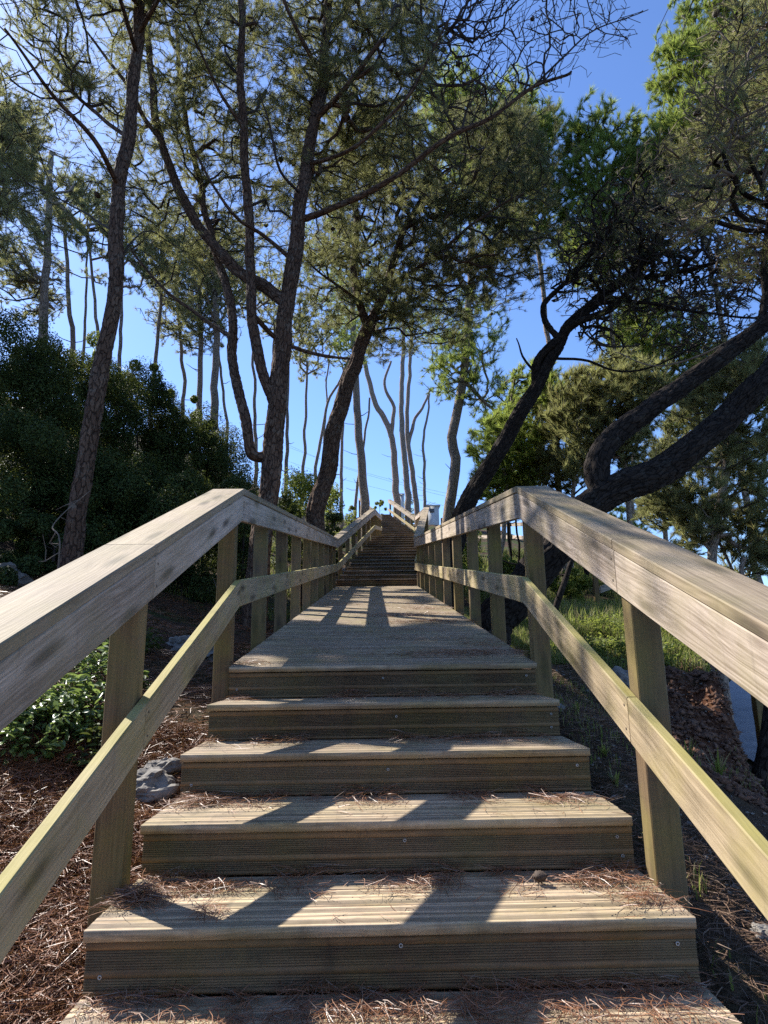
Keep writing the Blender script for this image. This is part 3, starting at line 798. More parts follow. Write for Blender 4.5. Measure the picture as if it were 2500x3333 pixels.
# T1: leaning trunk on the left ------------------------------------------------
t = Tree(.015); y = 6.7
b = at(148, 1262, y); g0 = base_at(b)
t.limb([g0+[-.06, 0, 0], b, at(165, 1110, y), at(190, 980, y), at(207, 860, y), at(225, 760, y+.05), at(248, 640, y+.1), at(252, 520, y+.15), at(256, 400, y+.2), at(278, 300, y+.25), at(290, 170, y+.3), at(298, 60, y+.35), at(305, -60, y+.4), at(300, -220, y+.5)], .106, .060, step=.1, power=.8)
t.limb([at(262, 370, y), at(200, 300, y-.4), at(110, 200, y-.8), at(10, 60, y-1.3)], .035, .012)
t.limb([at(285, 260, y), at(180, 220, y+.6), at(60, 110, y+1.2), at(-20, 40, y+1.5)], .028, .010)
t.limb([at(262, 480, y), at(150, 440, y+.8), at(20, 380, y+1.4)], .016, .006)
t.limb([at(295, 60, y), at(240, -40, y-.8), at(120, -140, y-1.4)], .035, .012)
t.limb([at(298, 20, y), at(390, -80, y-.5), at(470, -160, y-.8)], .035, .012)
t.limb([at(262, 545, y), at(310, 500, y+.5), at(360, 520, y+.9), at(420, 560, y+1.3)], .012, .005)
st_ = t.nearest(at(256, 420, y))
pts = blob_pts([(100, 150, y+.6, 170, 1.2), (400, -60, y+.2, 130, 1.0), (60, 330, y+1.0, 120, 1.2), (130, -170, y-.3, 200, 1.5), (30, 440, y+1.8, 110, 1.5), (-70, 290, y+2.2, 150, 1.6), (200, 250, y+1.2, 110, 1.0)], 4800)
t.grow(pts, start=st_)
finish(t, 'slender pine with rough patchy bark leaning right, left of the near railing', detail=True, need=dict(n=26, L=.12, wd=.0038), bare=.5, cones=8)

# T2: forked pine, left of the ramp ---------------------------------------------
t = Tree(.03); y = 8.3
b = at(556, 1250, y); g0 = base_at(b)
t.limb([g0, b, at(570, 1130, y), at(583, 1020, y), at(592, 930, y), at(600, 850, y), at(612, 740, y), at(622, 640, y), at(640, 520, y), at(655, 410, y), at(668, 320, y+.1), at(688, 230, y+.2), at(700, 120, y+.2), at(712, 0, y+.3), at(720, -160, y+.3)], .165, .052, step=.1, power=.75)
t.limb([at(592, 880, y), at(566, 800, y-.05), at(548, 700, y-.1), at(540, 600, y-.1), at(538, 480, y-.1), at(528, 330, y-.2), at(520, 180, y-.25), at(522, 40, y-.3), at(515, -120, y-.3)], .075, .045)
t.limb([at(618, 660, y), at(570, 620, y+.1), at(520, 585, y+.2), at(462, 530, y+.3), at(418, 470, y+.4), at(370, 370, y+.5), at(340, 270, y+.5), at(325, 150, y+.6), at(310, 20, y+.7)], .09, .04)
t.limb([at(352, 300, y+.5), at(310, 250, y+.4), at(270, 180, y+.2), at(180, 60, y)], .04, .015)
t.limb([at(588, 985, y), at(545, 985, y-.05), at(530, 915, y-.1), at(505, 780, y), at(496, 650, y+.2), at(470, 560, y+.5), at(440, 430, y+.8), at(400, 250, y+1.0), at(380, 60, y+1.2)], .075, .03)
t.limb([at(505, 730, y+.1), at(440, 690, y+.3), at(370, 640, y+.4), at(320, 580, y+.4), at(283, 540, y+.4)], .035, .014)
t.limb([at(540, 690, y), at(600, 730, y+.3), at(680, 765, y+.8), at(755, 775, y+1.3)], .04, .02)
t.limb([at(655, 480, y), at(740, 440, y-.3), at(840, 390, y-.6), at(920, 330, y-.8), at(990, 290, y-.9), at(1060, 255, y-1), at(1150, 190, y-1.1), at(1235, 155, y-1.2)], .05, .018)
LB = t.limb([at(1150, 190, y-1.1), at(1210, 130, y-1.2), at(1290, 60, y-1.3), at(1400, 20, y-1.4)], .016, .005)
t.limb([at(640, 560, y), at(560, 500, y-.2), at(500, 460, y-.5), at(420, 330, y-.9)], .035, .012)
t.limb([at(690, 250, y), at(760, 170, y-.4), at(850, 60, y-.7), at(930, -60, y-1)], .045, .02)
t.limb([at(665, 340, y), at(760, 320, y-.6), at(880, 210, y-1), at(960, 60, y-1.3)], .035, .012)
t.limb([at(700, 150, y), at(640, 60, y-.4), at(590, -60, y-.8)], .04, .02)
t.limb([at(530, 300, y), at(470, 190, y-.5), at(400, 40, y-.9)], .03, .012)
t.limb([at(655, 430, y), at(600, 350, y-.6), at(560, 200, y-1)], .025, .01)
st_ = t.nearest(at(600, 700, y)); 
pts = blob_pts([(470, 200, y+.9, 220, 1.6), (760, 120, y+.7, 230, 1.6), (600, 420, y+1.1, 200, 1.4), (880, 250, y+.4, 190, 1.5), (330, 380, y+1.2, 170, 1.4), (380, 60, y+.8, 190, 1.5), (820, -40, y+.2, 200, 1.5), (430, 560, y+1.2, 120, 1.1), (600, 40, y+1.0, 160, 1.2), (700, 300, y+1.0, 150, 1.3)], 13500)
t.grow(pts, start=st_, minr=.08)
nt_ = len(t.tips)
pts = blob_pts([(1000, 60, y-.9, 170, 1.2), (1180, 70, y-1.2, 130, .8), (1010, 200, y-.9, 110, 1.0), (1130, -40, y-1.1, 170, 1.0), (1320, 50, y-1.3, 70, .4)], 2300, clump=.3)
t.grow(pts, start=t.nearest(at(840, 390, y-.6)), minr=.03, sag=.03, wlen=.5, jit=.004)
BX = CR[0]
finish(t, 'big forked pine rising left of the ramp, its many limbs spreading overhead', detail=True, need=dict(n=32, L=.13, wd=.0038), bare=.45, extra=1, cones=40,
       barefn=lambda p: ((p-CAM)@CR)/((p-CAM)@CF) > .09)

# T3: pine leaning right, farther up on the left of the ramp ----------------------
t = Tree(.04); y = 12.6
b = at(683, 1130, y); g0 = base_at(at(672, 1240, y))
t.limb([g0, at(676, 1190, y), b, at(700, 1040, y), at(722, 940, y), at(745, 850, y), at(775, 760, y), at(800, 700, y)], .21, .13, step=.12)
t.limb([at(796, 715, y), at(772, 640, y), at(765, 560, y+.2), at(770, 470, y+.2), at(745, 380, y+.3), at(740, 250, y+.3)], .09, .04)
t.limb([at(798, 708, y), at(830, 630, y), at(850, 560, y-.1), at(890, 470, y-.2), at(930, 370, y-.3), at(980, 260, y-.3)], .09, .04)
t.limb([at(800, 700, y), at(870, 660, y+.5), at(960, 610, y+1), at(1060, 560, y+1.3)], .05, .02)
t.limb([at(835, 620, y), at(930, 560, y-.7), at(1040, 470, y-1.3), at(1130, 420, y-1.6)], .045, .018)
t.limb([at(775, 650, y), at(720, 610, y-.6), at(660, 560, y-1.2)], .04, .015)
t.limb([at(765, 560, y), at(810, 480, y+.6), at(840, 350, y+1)], .035, .015)
st_ = t.nearest(at(800, 700, y))
pts = blob_pts([(860, 470, y, 170, 2.0), (1010, 430, y-.2, 170, 2.2), (1110, 540, y-.2, 120, 1.7), (760, 330, y, 150, 1.8), (960, 620, y, 120, 1.7), (1120, 370, y-.4, 110, 1.6), (720, 590, y-.4, 110, 1.4), (850, 680, y, 90, 1.4), (1060, 300, y-.3, 100, 1.4)], 7500, clump=.52)
t.grow(pts, start=st_)
finish(t, 'dark dense pine leaning right beside the far half of the ramp', detail=True, nmat=M_NEEDD, need=dict(n=32, L=.15, wd=.0055), bare=.38, extra=2, cones=45, r0=.0058)

# big leaning tree with two great limbs, right of the ramp -------------------------
t = Tree(.03); y = 6.6
g0 = base_at(at(1050, 1385, y))
t.limb([g0, at(1062, 1350, y), at(1110, 1300, y), at(1170, 1225, y), at(1230, 1150, y), at(1290, 1085, y), at(1340, 1050, y), at(1420, 1020, y+.1), at(1500, 970, y+.1), at(1575, 900, y+.2), at(1640, 830, y+.2), at(1720, 740, y+.3), at(1800, 640, y+.3)], .205, .115, step=.09, power=.9)
t.limb([at(1300, 1080, y), at(1293, 1030, y+.05), at(1300, 985, y+.1), at(1335, 935, y+.15), at(1400, 885, y+.2), at(1480, 830, y+.3), at(1560, 770, y+.4), at(1640, 710, y+.5), at(1720, 640, y+.6)], .13, .085, step=.08)
t.limb([at(1640, 715, y+.5), at(1655, 640, y+.5), at(1650, 560, y+.5), at(1670, 420, y+.5)], .05, .03)
t.limb([at(1800, 640, y+.3), at(1700, 480, y+.2), at(1610, 420, y), at(1560, 330, y-.2)], .05, .018)
t.limb([at(1680, 440, y), at(1600, 300, y), at(1570, 150, y-.1)], .03, .012)
t.limb([at(1720, 640, y+.6), at(1760, 400, y+.3), at(1700, 150, y+.1), at(1640, 0, y)], .06, .02)
t.limb([at(1640, 715, y+.5), at(1560, 745, y+1), at(1430, 790, y+1.8), at(1330, 760, y+2.3)], .018, .007)
st_ = t.nearest(at(1660, 600, y+.5))
pts = blob_pts([(1580, 330, y+.2, 110, 1.2), (1640, 200, y+.3, 120, 1.2), (1650, 520, y+.5, 90, 1.0), (1600, 60, y, 80, 1.0), (1500, 420, y, 80, .8), (1540, 260, y, 90, 1.0)], 4200, clump=.4, gap=False)
t.grow(pts, start=st_)
t.limb([at(1720, 640, y+.6), (4.6, 5.2, 5.6), (3.2, 2.8, 6.6), (1.6, .2, 7.0), (.2, -2.5, 7.0)], .06, .03, step=.25)  # unseen limbs and crown overhead, added to hold back sky fill
t.limb([(3.2, 2.8, 6.6), (2.0, 3.2, 7.4), (-.5, 3.0, 8.0), (-3, 2, 8.2)], .04, .02, step=.25)
pts = []
while len(pts) < 3000:
    q = np.array([random.uniform(-5, 6.5), random.uniform(-7, 4.2), random.uniform(5.6, 8.6)])
    if q[2] < 1.42*q[1]+.3 or lit_gap(q): continue
    pts.append(q)
t.grow(pts, start=st_, step=.4); tail = len(t.tips)
finish(t, 'massive black-barked pine leaning far right over the railing, split into two great limbs', bmat=M_BARKD, detail=True, need=dict(n=30, L=.13, wd=.004), bare=.84, cones=10, r0=.005, dep=.018, tmat=M_TWIGP)

# second leaning pine right of the ramp --------------------------------------------
t = Tree(.05); y = 11.8
g0 = base_at(at(960, 1340, y))
t.limb([g0, at(968, 1270, y), at(985, 1160, y), at(1005, 1095, y), at(1050, 1020, y), at(1095, 945, y), at(1135, 875, y), at(1165, 820, y), at(1200, 755, y), at(1235, 700, y), at(1300, 640, y), at(1370, 580, y), at(1430, 510, y), at(1500, 430, y), at(1560, 340, y)], .20, .05, step=.1, power=.9)
t.limb([at(1155, 840, y), at(1160, 790, y), at(1190, 745, y-.1), at(1240, 700, y-.2), at(1330, 660, y-.4), at(1400, 560, y-.5), at(1460, 470, y-.6)], .09, .03)
t.limb([at(1200, 735, y), at(1180, 700, y), at(1175, 660, y), at(1200, 630, y), at(1260, 570, y), at(1330, 470, y+.1)], .06, .03)
t.limb([at(1160, 800, y), at(1130, 770, y), at(1110, 730, y+.1)], .03, .012)
t.limb([at(1190, 770, y), at(1270, 780, y-.3), at(1380, 800, y-.6), at(1500, 750, y-.9)], .03, .012)
t.limb([at(1340, 610, y), at(1450, 590, y-.8), at(1580, 560, y-1.5), at(1680, 540, y-2)], .05, .018)
t.limb([at(1300, 640, y), at(1420, 660, y-.9), at(1560, 680, y-1.6), at(1680, 690, y-2)], .04, .014)
t.limb([at(1500, 430, y), at(1600, 470, y-.8), at(1700, 480, y-1.5)], .03, .012)
st_ = t.nearest(at(1235, 700, y))
pts = blob_pts([(1400, 560, y-.4, 140, 1.8), (1540, 520, y-.8, 150, 1.8), (1600, 640, y-1, 110, 1.6), (1300, 520, y, 110, 1.4), (1430, 430, y-.2, 120, 1.5), (1330, 690, y-.2, 80, 1.2), (1260, 600, y, 70, 1.2), (1500, 700, y-.8, 80, 1.2)], 9500, clump=.33, gap=False)
t.grow(pts, start=st_, sag=.1)
finish(t, 'twisted leaning pine right of the far ramp, spreading a dark tangle of branches', bmat=M_BARKD, detail=True, nmat=M_NEEDD, need=dict(n=24, L=.12, wd=.0045), bare=.74, extra=0, cones=40, r0=.0075, dep=.016)

# ------------------------------------------------------------------ pines further off
FARN = 3.0
def far_pine(trunk, w, y, label, blobs=(), n=300, group=None, mat=M_BARKG, nm=M_NEEDG, limbs=(), need=None, top=None, bare=.15, extra=2, stubs=6, clump=.5, cones=0):
    t = Tree(.05); d = y
    P = [at(vx, vy, y+(k*0.0)) for k, (vx, vy) in enumerate(trunk)]
    r = w/2/1394*np.dot(P[0]-CAM, CF)
    g0 = base_at(P[0], .4)
    if g0[2] > P[0][2]-.1: g0[2] = P[0][2]-.3
    t.limb([g0]+P, r, r*(top if top else .5), step=.3, wob=.04)
    for l in limbs:
        t.limb([at(vx, vy, y+l[0]) for vx, vy in l[2:]], l[1]*r, l[1]*r*.45, step=.25)
    if blobs:
        st_ = t.nearest(at(blobs[0][0], blobs[0][1]+blobs[0][3]*.8, y)); 
        pts = blob_pts([(a, b_, y+dy, rr, dr) for a, b_, rr, dr, dy in blobs], int(n*FARN), clump=clump)
        if pts: t.grow(pts, start=int(len(t.p)*.35), wlen=.3, step=.3, jit=.03)
    # dead stubs on the bare trunk
    for k in range(stubs):
        i = random.randint(2, max(3, len(P)*3)); i = min(i, len(t.p)-2); a = random.uniform(0, 6.28); l = random.uniform(.3, .9)
        p = t.p[i]; j = t.node(p+np.array([math.cos(a)*l*.5, math.sin(a)*l*.3, .04]), i, .012); t.node(p+np.array([math.cos(a)*l, math.sin(a)*l*.6, .18]), j, .006)
    kw = dict(n=26, L=.17, wd=.009); kw.update(need or {})
    return finish(t, label, bmat=mat, nmat=nm, need=kw, bare=bare, extra=extra, r0=.0075, thick=.03 if blobs else 0, group=group, cones=cones)

GB = 'bare-trunked pines against the sky behind the stairs'
far_pine([(788, 1105), (781, 1000), (772, 900), (768, 800), (764, 720), (758, 600)], 22, 24, 'stout straight grey trunk just left of the upper stairs, near the distant left railing', [(740, 560, 110, 2.5, 0), (800, 640, 80, 2, 1), (760, 740, 50, 1.6, 0)], 330, GB)
far_pine([(857, 1090), (852, 1000), (845, 940), (828, 900), (808, 865), (797, 820), (780, 760), (760, 700)], 17, 40, 'pine trunk with a double bend behind the top of the stairs', [(760, 660, 90, 3, 0)], 150, GB, limbs=[(0, .6, (845, 940), (850, 880), (830, 830), (845, 780))])
far_pine([(882, 1095), (876, 1010), (868, 920), (868, 820), (872, 740), (870, 650)], 15, 39, 'straight middle trunk of the tight group above the stairs', [(880, 660, 80, 3, 0)], 150, GB)
far_pine([(900, 1092), (889, 1010), (880, 940), (880, 880), (885, 800), (890, 700)], 13, 41, 'trunk curving left at its foot, right neighbour in the tight group above the stairs', [(910, 700, 70, 3, 0)], 120, GB, limbs=[(0, .7, (884, 960), (895, 910), (915, 875), (930, 840))])
far_pine([(918, 1092), (916, 1000), (915, 940), (925, 890), (928, 850)], 8, 38, 'thin dead trunk with short broken twigs beside the small concrete hut', [], 0, GB, stubs=14)
far_pine([(965, 1140), (978, 1050), (985, 990), (975, 945), (990, 880), (1003, 800), (1010, 720), (1015, 600), (1020, 500)], 27, 19, 'S-curved grey pine just right of the stairs with a tall green crown', [(1010, 720, 90, 2, 0), (980, 800, 80, 1.6, 0), (1060, 850, 60, 1.5, 0), (1040, 400, 130, 2.5, 0), (1100, 300, 110, 2.5, 0), (960, 300, 110, 2.5, 0)], 900,
         None, limbs=[(0, .4, (1000, 830), (1050, 870), (1090, 900)), (0, .45, (1015, 600), (1090, 480), (1130, 320)), (0, .45, (1015, 650), (950, 500), (940, 300))], nm=M_NEEDG, need=dict(L=.2, wd=.009), cones=10)
far_pine([(737, 1105), (738, 1000), (740, 930), (742, 800)], 9, 30, 'thin straight trunk left of the stout grey trunk by the stairs', [(745, 700, 60, 2, 0)], 60, GB)
far_pine([(768, 1090), (780, 1000), (790, 930), (800, 860)], 8, 27, 'thin slanting trunk crossing behind the stout grey trunk by the stairs', [], 0, GB)
far_pine([(683, 1010), (697, 930), (708, 870), (735, 820), (750, 780)], 9, 28, 'thin bowed trunk leaning right behind the dark leaning pine', [(760, 740, 60, 2, 0)], 70, GB)
far_pine([(700, 960), (705, 880), (706, 820), (712, 760)], 6, 29, 'thin upright stem beside the bowed trunk behind the dark leaning pine', [], 0, GB, stubs=8)
far_pine([(-75, 800), (-85, 650), (-90, 500), (-80, 350), (-75, 250)], 34, 11, 'mostly unseen pine beyond the left edge, added to shade the near ramp', [(-82, 377, 185, 2.0, 0), (-60, 250, 150, 1.8, 0)], 700, None, nm=M_NEED, bare=.05, extra=3, need=dict(L=.16, wd=.007, n=34), stubs=0, clump=.25)  # added mostly out of view so its crown shades the near ramp
GB2 = 'distant pines crowding behind the top of the stairs'
for tr, w_, y_, lb, bl in [([(655, 1040), (660, 900), (664, 780)], 9, 27, 'slim pine left of the dark leaning pine, above the sunlit shrub', [(670, 760, 60, 2.2, 0), (700, 700, 70, 2.2, 0)]),
      ([(585, 960), (590, 820), (592, 700)], 9, 25, 'slim pine hidden behind the trunk of the big forked pine', [(590, 640, 90, 2.2, 0), (640, 700, 60, 2.2, 0)])]:
    far_pine(tr, w_, y_, lb, bl, 150, GB2, nm=M_NEED, need=dict(L=.24, wd=.014, n=26), stubs=4, clump=.45, bare=.2, extra=1)
GL = 'pines along the ridge above the bushes'
RT = [([(618, 1020), (620, 920), (622, 840), (625, 700)], 10, 20, 'ridge pine directly behind the fork of the big forked pine', []),
      ([(553, 990), (551, 900), (549, 820), (545, 700)], 10, 22, 'ridge pine rising between the two stems of the big forked pine', [(560, 620, 80, 2, 0)]),
      ([(490, 940), (486, 880), (478, 810), (470, 740), (468, 640)], 8, 21, 'thin ridge pine right of the thick pair on the bushy skyline', [(480, 600, 70, 2, 0)]),
      ([(463, 900), (464, 820), (467, 750), (466, 650), (460, 520)], 21, 19, 'thickest ridge pine, right one of the pair on the bushy skyline', [(455, 660, 80, 2, 0), (470, 560, 90, 2, 0)]),
      ([(431, 880), (432, 800), (434, 730), (432, 640), (430, 520)], 15, 20, 'left one of the pair of ridge pines on the bushy skyline', [(425, 700, 60, 1.6, 0), (420, 560, 90, 2, 0)]),
      ([(397, 850), (394, 780), (390, 740), (384, 660), (380, 560)], 10, 22, 'slim ridge pine with a feathery low crown left of the pair', [(380, 700, 60, 1.6, 0), (370, 600, 80, 2, 0)]),
      ([(334, 800), (340, 740), (345, 680), (350, 600), (352, 520)], 11, 20, 'ridge pine tilting right, alone in the blue gap over the bushes', [(345, 640, 60, 1.8, 0), (350, 520, 80, 2, 0)]),
      ([(258, 800), (262, 700), (262, 640), (258, 540)], 11, 18, 'ridge pine showing just right of the leaning near trunk', [(260, 540, 100, 2, 0)]),
      ([(214, 740), (205, 670), (200, 600), (190, 500)], 10, 19, 'ridge pine showing just left of the leaning near trunk', [(190, 500, 100, 2, 0)]),
      ([(182, 740), (184, 680), (186, 620), (190, 520)], 8, 21, 'thin upright ridge pine, third from the left edge', [(180, 420, 90, 2, 0)]),
      ([(158, 740), (150, 680), (146, 600), (140, 480)], 14, 18, 'ridge pine tilting left, second from the left edge', [(130, 470, 110, 2, 0)]),
      ([(92, 730), (96, 640), (100, 560), (106, 440), (110, 330)], 24, 16, 'stout ridge pine nearest the left edge above the dark bushes', [(90, 520, 110, 2, 0), (40, 600, 80, 2, 0), (120, 400, 130, 2, 0)])]
for tr, w_, y_, lb, bl in RT:
    far_pine(tr, w_, y_, lb, bl, 170*max(1, len(bl)) if bl else 0, GL, nm=M_NEED, need=dict(L=.17, wd=.008, n=26), stubs=5, clump=.5, bare=.3, extra=1)
# background crowns on the right
GR = 'green pines behind the leaning trees on the right'
RB = [([(1075, 1250), (1090, 1100), (1100, 950), (1110, 800)], 12, 16, 'rounded green pine just right of the stairs, behind the twisted leaning trunk', [(1090, 960, 80, 1.5, 0), (1130, 1010, 60, 1.5, 0), (1060, 1040, 45, 1, 0), (1160, 880, 90, 1.6, 0)], 650, M_NEEDG),
      ([(1235, 1260), (1238, 1100), (1250, 950), (1290, 820)], 12, 15, 'broad cone-laden pine filling the gap between the two leaning trees', [(1250, 900, 100, 1.8, 0), (1340, 860, 100, 1.6, 0), (1220, 1000, 70, 1.4, 0), (1330, 960, 60, 1.4, 0)], 900, M_NEED),
      ([(1365, 1250), (1363, 1130), (1368, 1000), (1400, 850)], 13, 17, 'pale green pine whose trunk drops behind the right railing', [(1420, 760, 110, 2, 0), (1500, 830, 90, 2, 0), (1380, 700, 80, 1.8, 0)], 650, M_NEEDG),
      ([(1440, 1290), (1438, 1150), (1432, 1000), (1450, 900)], 13, 18, 'straight grey-trunked pine standing in the sky gap on the right', [(1470, 960, 70, 1.6, 0), (1420, 1000, 60, 1.5, 0), (1410, 1090, 50, 1.4, 0), (1500, 1160, 45, 1.3, 0)], 260, M_NEED),
      ([(1535, 1260), (1548, 1160), (1560, 1060), (1575, 980), (1590, 900), (1600, 800)], 27, 10.5, 'tilted pine at the right edge with drooping open boughs', [(1600, 960, 90, 1.3, 0), (1480, 1050, 70, 1.2, 0), (1620, 1110, 80, 1.2, 0), (1560, 850, 90, 1.3, 0), (1650, 800, 90, 1.3, 0), (1500, 1130, 55, 1.0, 0), (1630, 1200, 50, 1.0, 0), (1430, 1090, 45, 1.0, .5)], 520, M_NEED),
      ([(1560, 700), (1540, 600), (1510, 450), (1490, 300)], 16, 14, 'tall bright pine filling the top right corner with sunlit tufts', [(1500, 60, 75, 1.4, 0), (1470, 170, 65, 1.4, 0), (1560, 180, 110, 1.6, 0), (1440, 130, 35, .8, 0), (1500, 290, 95, 1.6, 0), (1620, 120, 100, 1.6, 0), (1440, 330, 60, 1.2, 0), (1590, 330, 110, 1.6, 0), (1560, 40, 60, 1.2, 0)], 1300, M_NEEDG),
      ([(1330, 800), (1320, 700), (1310, 550), (1300, 400)], 12, 15, 'narrower pine with spiky upright tufts right of the blue gap', [(1270, 290, 60, 1.2, 0), (1300, 400, 90, 1.5, 0), (1370, 340, 80, 1.4, 0), (1240, 330, 40, 1, 0), (1380, 440, 90, 1.5, 0), (1300, 520, 100, 1.5, 0)], 850, M_NEEDG),
      ([(1180, 700), (1170, 600), (1150, 450), (1130, 300)], 14, 16, 'bushy green pine top left of the blue gap, behind the bare branches', [(1100, 270, 75, 1.5, 0), (1160, 320, 60, 1.5, 0), (1060, 330, 90, 1.5, 0), (1170, 450, 80, 1.5, 0), (970, 210, 60, 1.5, 0), (1010, 250, 60, 1.5, 0), (1190, 260, 25, .6, 0)], 950, M_NEEDG)]
for tr, w_, y_, lb, bl, n_, m_ in RB:
    far_pine(tr, w_, y_, lb, bl, n_, GR, nm=m_, need=dict(L=.22, wd=.0095, n=40, spread=.60), clump=.44, bare=.08, extra=1, stubs=2, cones=12 if 'cone' in lb else 0)
GS = 'thin trunks on the grassy slope right of the ramp'
far_pine([(1195, 1330), (1215, 1270), (1235, 1215), (1255, 1160), (1270, 1100)], 16, 9.3, 'short dark trunk leaning right on the grassy slope behind the corner post', [], 0, GS, mat=M_BARKD, stubs=3)
for k, (vx, v1, v2, w_, y_, lb) in enumerate([(1100, 1260, 1130, 8, 17, 'thin trunk seen between the first two ramp posts on the right'), (1118, 1230, 1120, 6, 18, 'very thin stem right beside the corner post of the right railing'),
      (1262, 1280, 1200, 13, 16, 'upright dark trunk behind the short leaning one on the slope'), (1296, 1300, 1190, 9, 19, 'slim trunk in the middle of the slope thicket'),
      (1318, 1330, 1230, 8, 17, 'slim dark trunk right of the slope thicket'), (1336, 1340, 1230, 9, 19, 'rightmost slim trunk of the slope thicket')]):
    far_pine([(vx, v1), (vx+4, (v1+v2)/2), (vx+random.randint(-6, 12), v2), (vx+8, v2-120)], w_, y_, lb, [(vx+10, v2-60, 50, 1.2, 0)], 90, GS, mat=M_BARKD, stubs=3)
far_pine([(1605, 1300), (1606, 1250), (1608, 1205)], 14, 10, 'broken grey stump-like trunk in the blue gap at the right edge', [], 0, GS, stubs=2, top=.7)
far_pine([(1645, 1720), (1650, 1640), (1672, 1500), (1700, 1300)], 40, 5.6, 'dark trunk cut off by the right edge, above the red bank', [], 0, None, mat=M_BARKD, stubs=0)

# ------------------------------------------------------------------ bushes on the left hill
def leaf_cloud(mb, C, N, size, aspect=.45, flat=0.0, bend=.15):
    """many small folded leaves: centres C, facing N"""
    n = len(C); r = RNG
    N = N/np.linalg.norm(N, axis=1)[:, None]
    A = np.cross(N, r.normal(size=(n, 3))); A /= np.linalg.norm(A, axis=1)[:, None]; B = np.cross(N, A)
    s = (size*r.uniform(.6, 1.25, n))[:, None]
    v0 = C-A*s*.5; v2 = C+A*s*.5-N*s*bend; v1 = C-B*s*aspect*.5+N*s*.06; v3 = C+B*s*aspect*.5+N*s*.06
    V = np.stack([v0, v1, v2, v3], 1).reshape(-1, 3)
    mb.add(V, np.arange(4*n).reshape(-1, 4))
def shrub(name, c, rad, n, size, label, mat, group=None, cat='shrub', twigs=40, lumps=9, aspect=.5, seed=None, parent_extra=None, crownz=None):
    """dense bush: leaves on lumpy shells, woody stems inside"""
    r = RNG; c = np.array(c, float); rad = np.array(rad, float)
    base = np.array([c[0], c[1], float(ground(c[0], c[1]))-.1])
    e = empty(name, base, label, cat, group)
    lc = []; lr = []
    top = c[2]+rad[2]; gz = float(ground(c[0], c[1]))
    for k in range(lumps*3):
        q = r.normal(size=3); q = q/np.linalg.norm(q)*r.random()**.4; f = r.random()
        x_, y__ = c[0]+q[0]*rad[0]*.85, c[1]+q[1]*rad[1]*.85; g0 = float(ground(x_, y__))
        hz = top-(top-gz)*.45*(q[0]**2+q[1]**2)*r.uniform(.6, 1.2)-rad[2]*.25; l_ = min(rad[0], rad[1], max(rad[2], .2))*r.uniform(.28, .5)
        lc.append((x_, y__, g0+max(.1, hz-g0)*(1-f*f))); lr.append(l_)
    lc = np.array(lc); lr = np.array(lr)
    k = r.integers(0, len(lc), n); q = r.normal(size=(n, 3)); q /= np.linalg.norm(q, axis=1)[:, None]
    rr = r.uniform(.72, 1.08, n)**1.0
    C = lc[k]+q*(lr[k]*rr)[:, None]
    C += (fbm(C[:, 0]*4, C[:, 2]*4+C[:, 1]*3, 7, 3)[:, None])*q*lr[k][:, None]*1.1
    N = q+r.normal(size=(n, 3))*.55+np.array([0, 0, .35])
    g_ = ground(C[:, 0], C[:, 1]); ok = C[:, 2] > g_+.02
    mb = MB(); leaf_cloud(mb, C[ok], N[ok], size, aspect); mb.build('foliage', mat, e)
    t = Tree(.03); t.node(base, -1, .03*rad.max()); t.limb([base, base*.5+c*.5, c], .025*rad.max(), .01, par=0, step=.2)
    sel = r.integers(0, len(C), twigs); t.grow([C[i] for i in sel], wlen=.2, step=.2); t.radii(.004)
    m_ = tubes(t, 0, 9, sides=4)
    if m_: m_.build('stems', M_TWIG, e, smooth=True)
    return e
SH_N = 3.4
BG = 'dark shrubs covering the left hillside'
def bsh(vx, vy, y, rpx, h, n, lab, mat=None, size=.055, depth=1.5, **k):
    c = at(vx, vy, y); d = np.dot(c-CAM, CF); rx = rpx/1394*d
    return shrub('hillside_shrub', c, (rx, depth, h/1394*d), int(n*SH_N), size*.78, lab, mat or M_SHRUB, BG, **k)
bsh(40, 800, 9.5, 130, 120, 15000, 'dark tall shrub filling the left edge of the hillside skyline', lumps=14)
bsh(190, 850, 10.5, 110, 110, 14000, 'dark shrub with a lighter crest behind the leaning near trunk', lumps=14)
bsh(60, 1010, 8.6, 160, 120, 16000, 'broad dark shrub low on the left edge of the slope', lumps=14)
bsh(300, 880, 12, 100, 95, 12000, 'rounded shrub with sunlit yellowish top just right of the leaning near trunk', M_SHRUB, lumps=14)
bsh(400, 950, 13, 100, 95, 12000, 'deep green shrub halfway down the descending bushy skyline', lumps=14)
bsh(485, 1015, 14, 85, 95, 10000, 'shrub at the low end of the bushy skyline, next to the forked pine', lumps=12)
bsh(260, 1050, 9.4, 130, 110, 14000, 'dark shrub in the shady middle of the slope behind the left cap board', lumps=12)
bsh(400, 1100, 9.8, 110, 80, 11000, 'spreading shrub low on the slope with bare brown twigs under it', lumps=12, twigs=130)
bsh(530, 1080, 10.6, 70, 70, 8000, 'small dark shrub tucked behind the foot of the forked pine', lumps=10)
bsh(120, 1160, 7.8, 110, 50, 9000, 'low shaded shrub around the foot of the leaning near trunk', lumps=10)
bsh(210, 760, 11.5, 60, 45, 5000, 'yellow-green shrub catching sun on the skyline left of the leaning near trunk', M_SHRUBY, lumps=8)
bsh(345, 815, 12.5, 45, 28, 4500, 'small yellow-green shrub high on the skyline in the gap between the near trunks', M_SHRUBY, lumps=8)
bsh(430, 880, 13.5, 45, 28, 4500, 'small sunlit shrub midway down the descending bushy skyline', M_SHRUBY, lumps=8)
bsh(120, 770, 10.5, 90, 60, 9000, 'dark shrub bridging the two tallest humps of the left skyline', lumps=12)
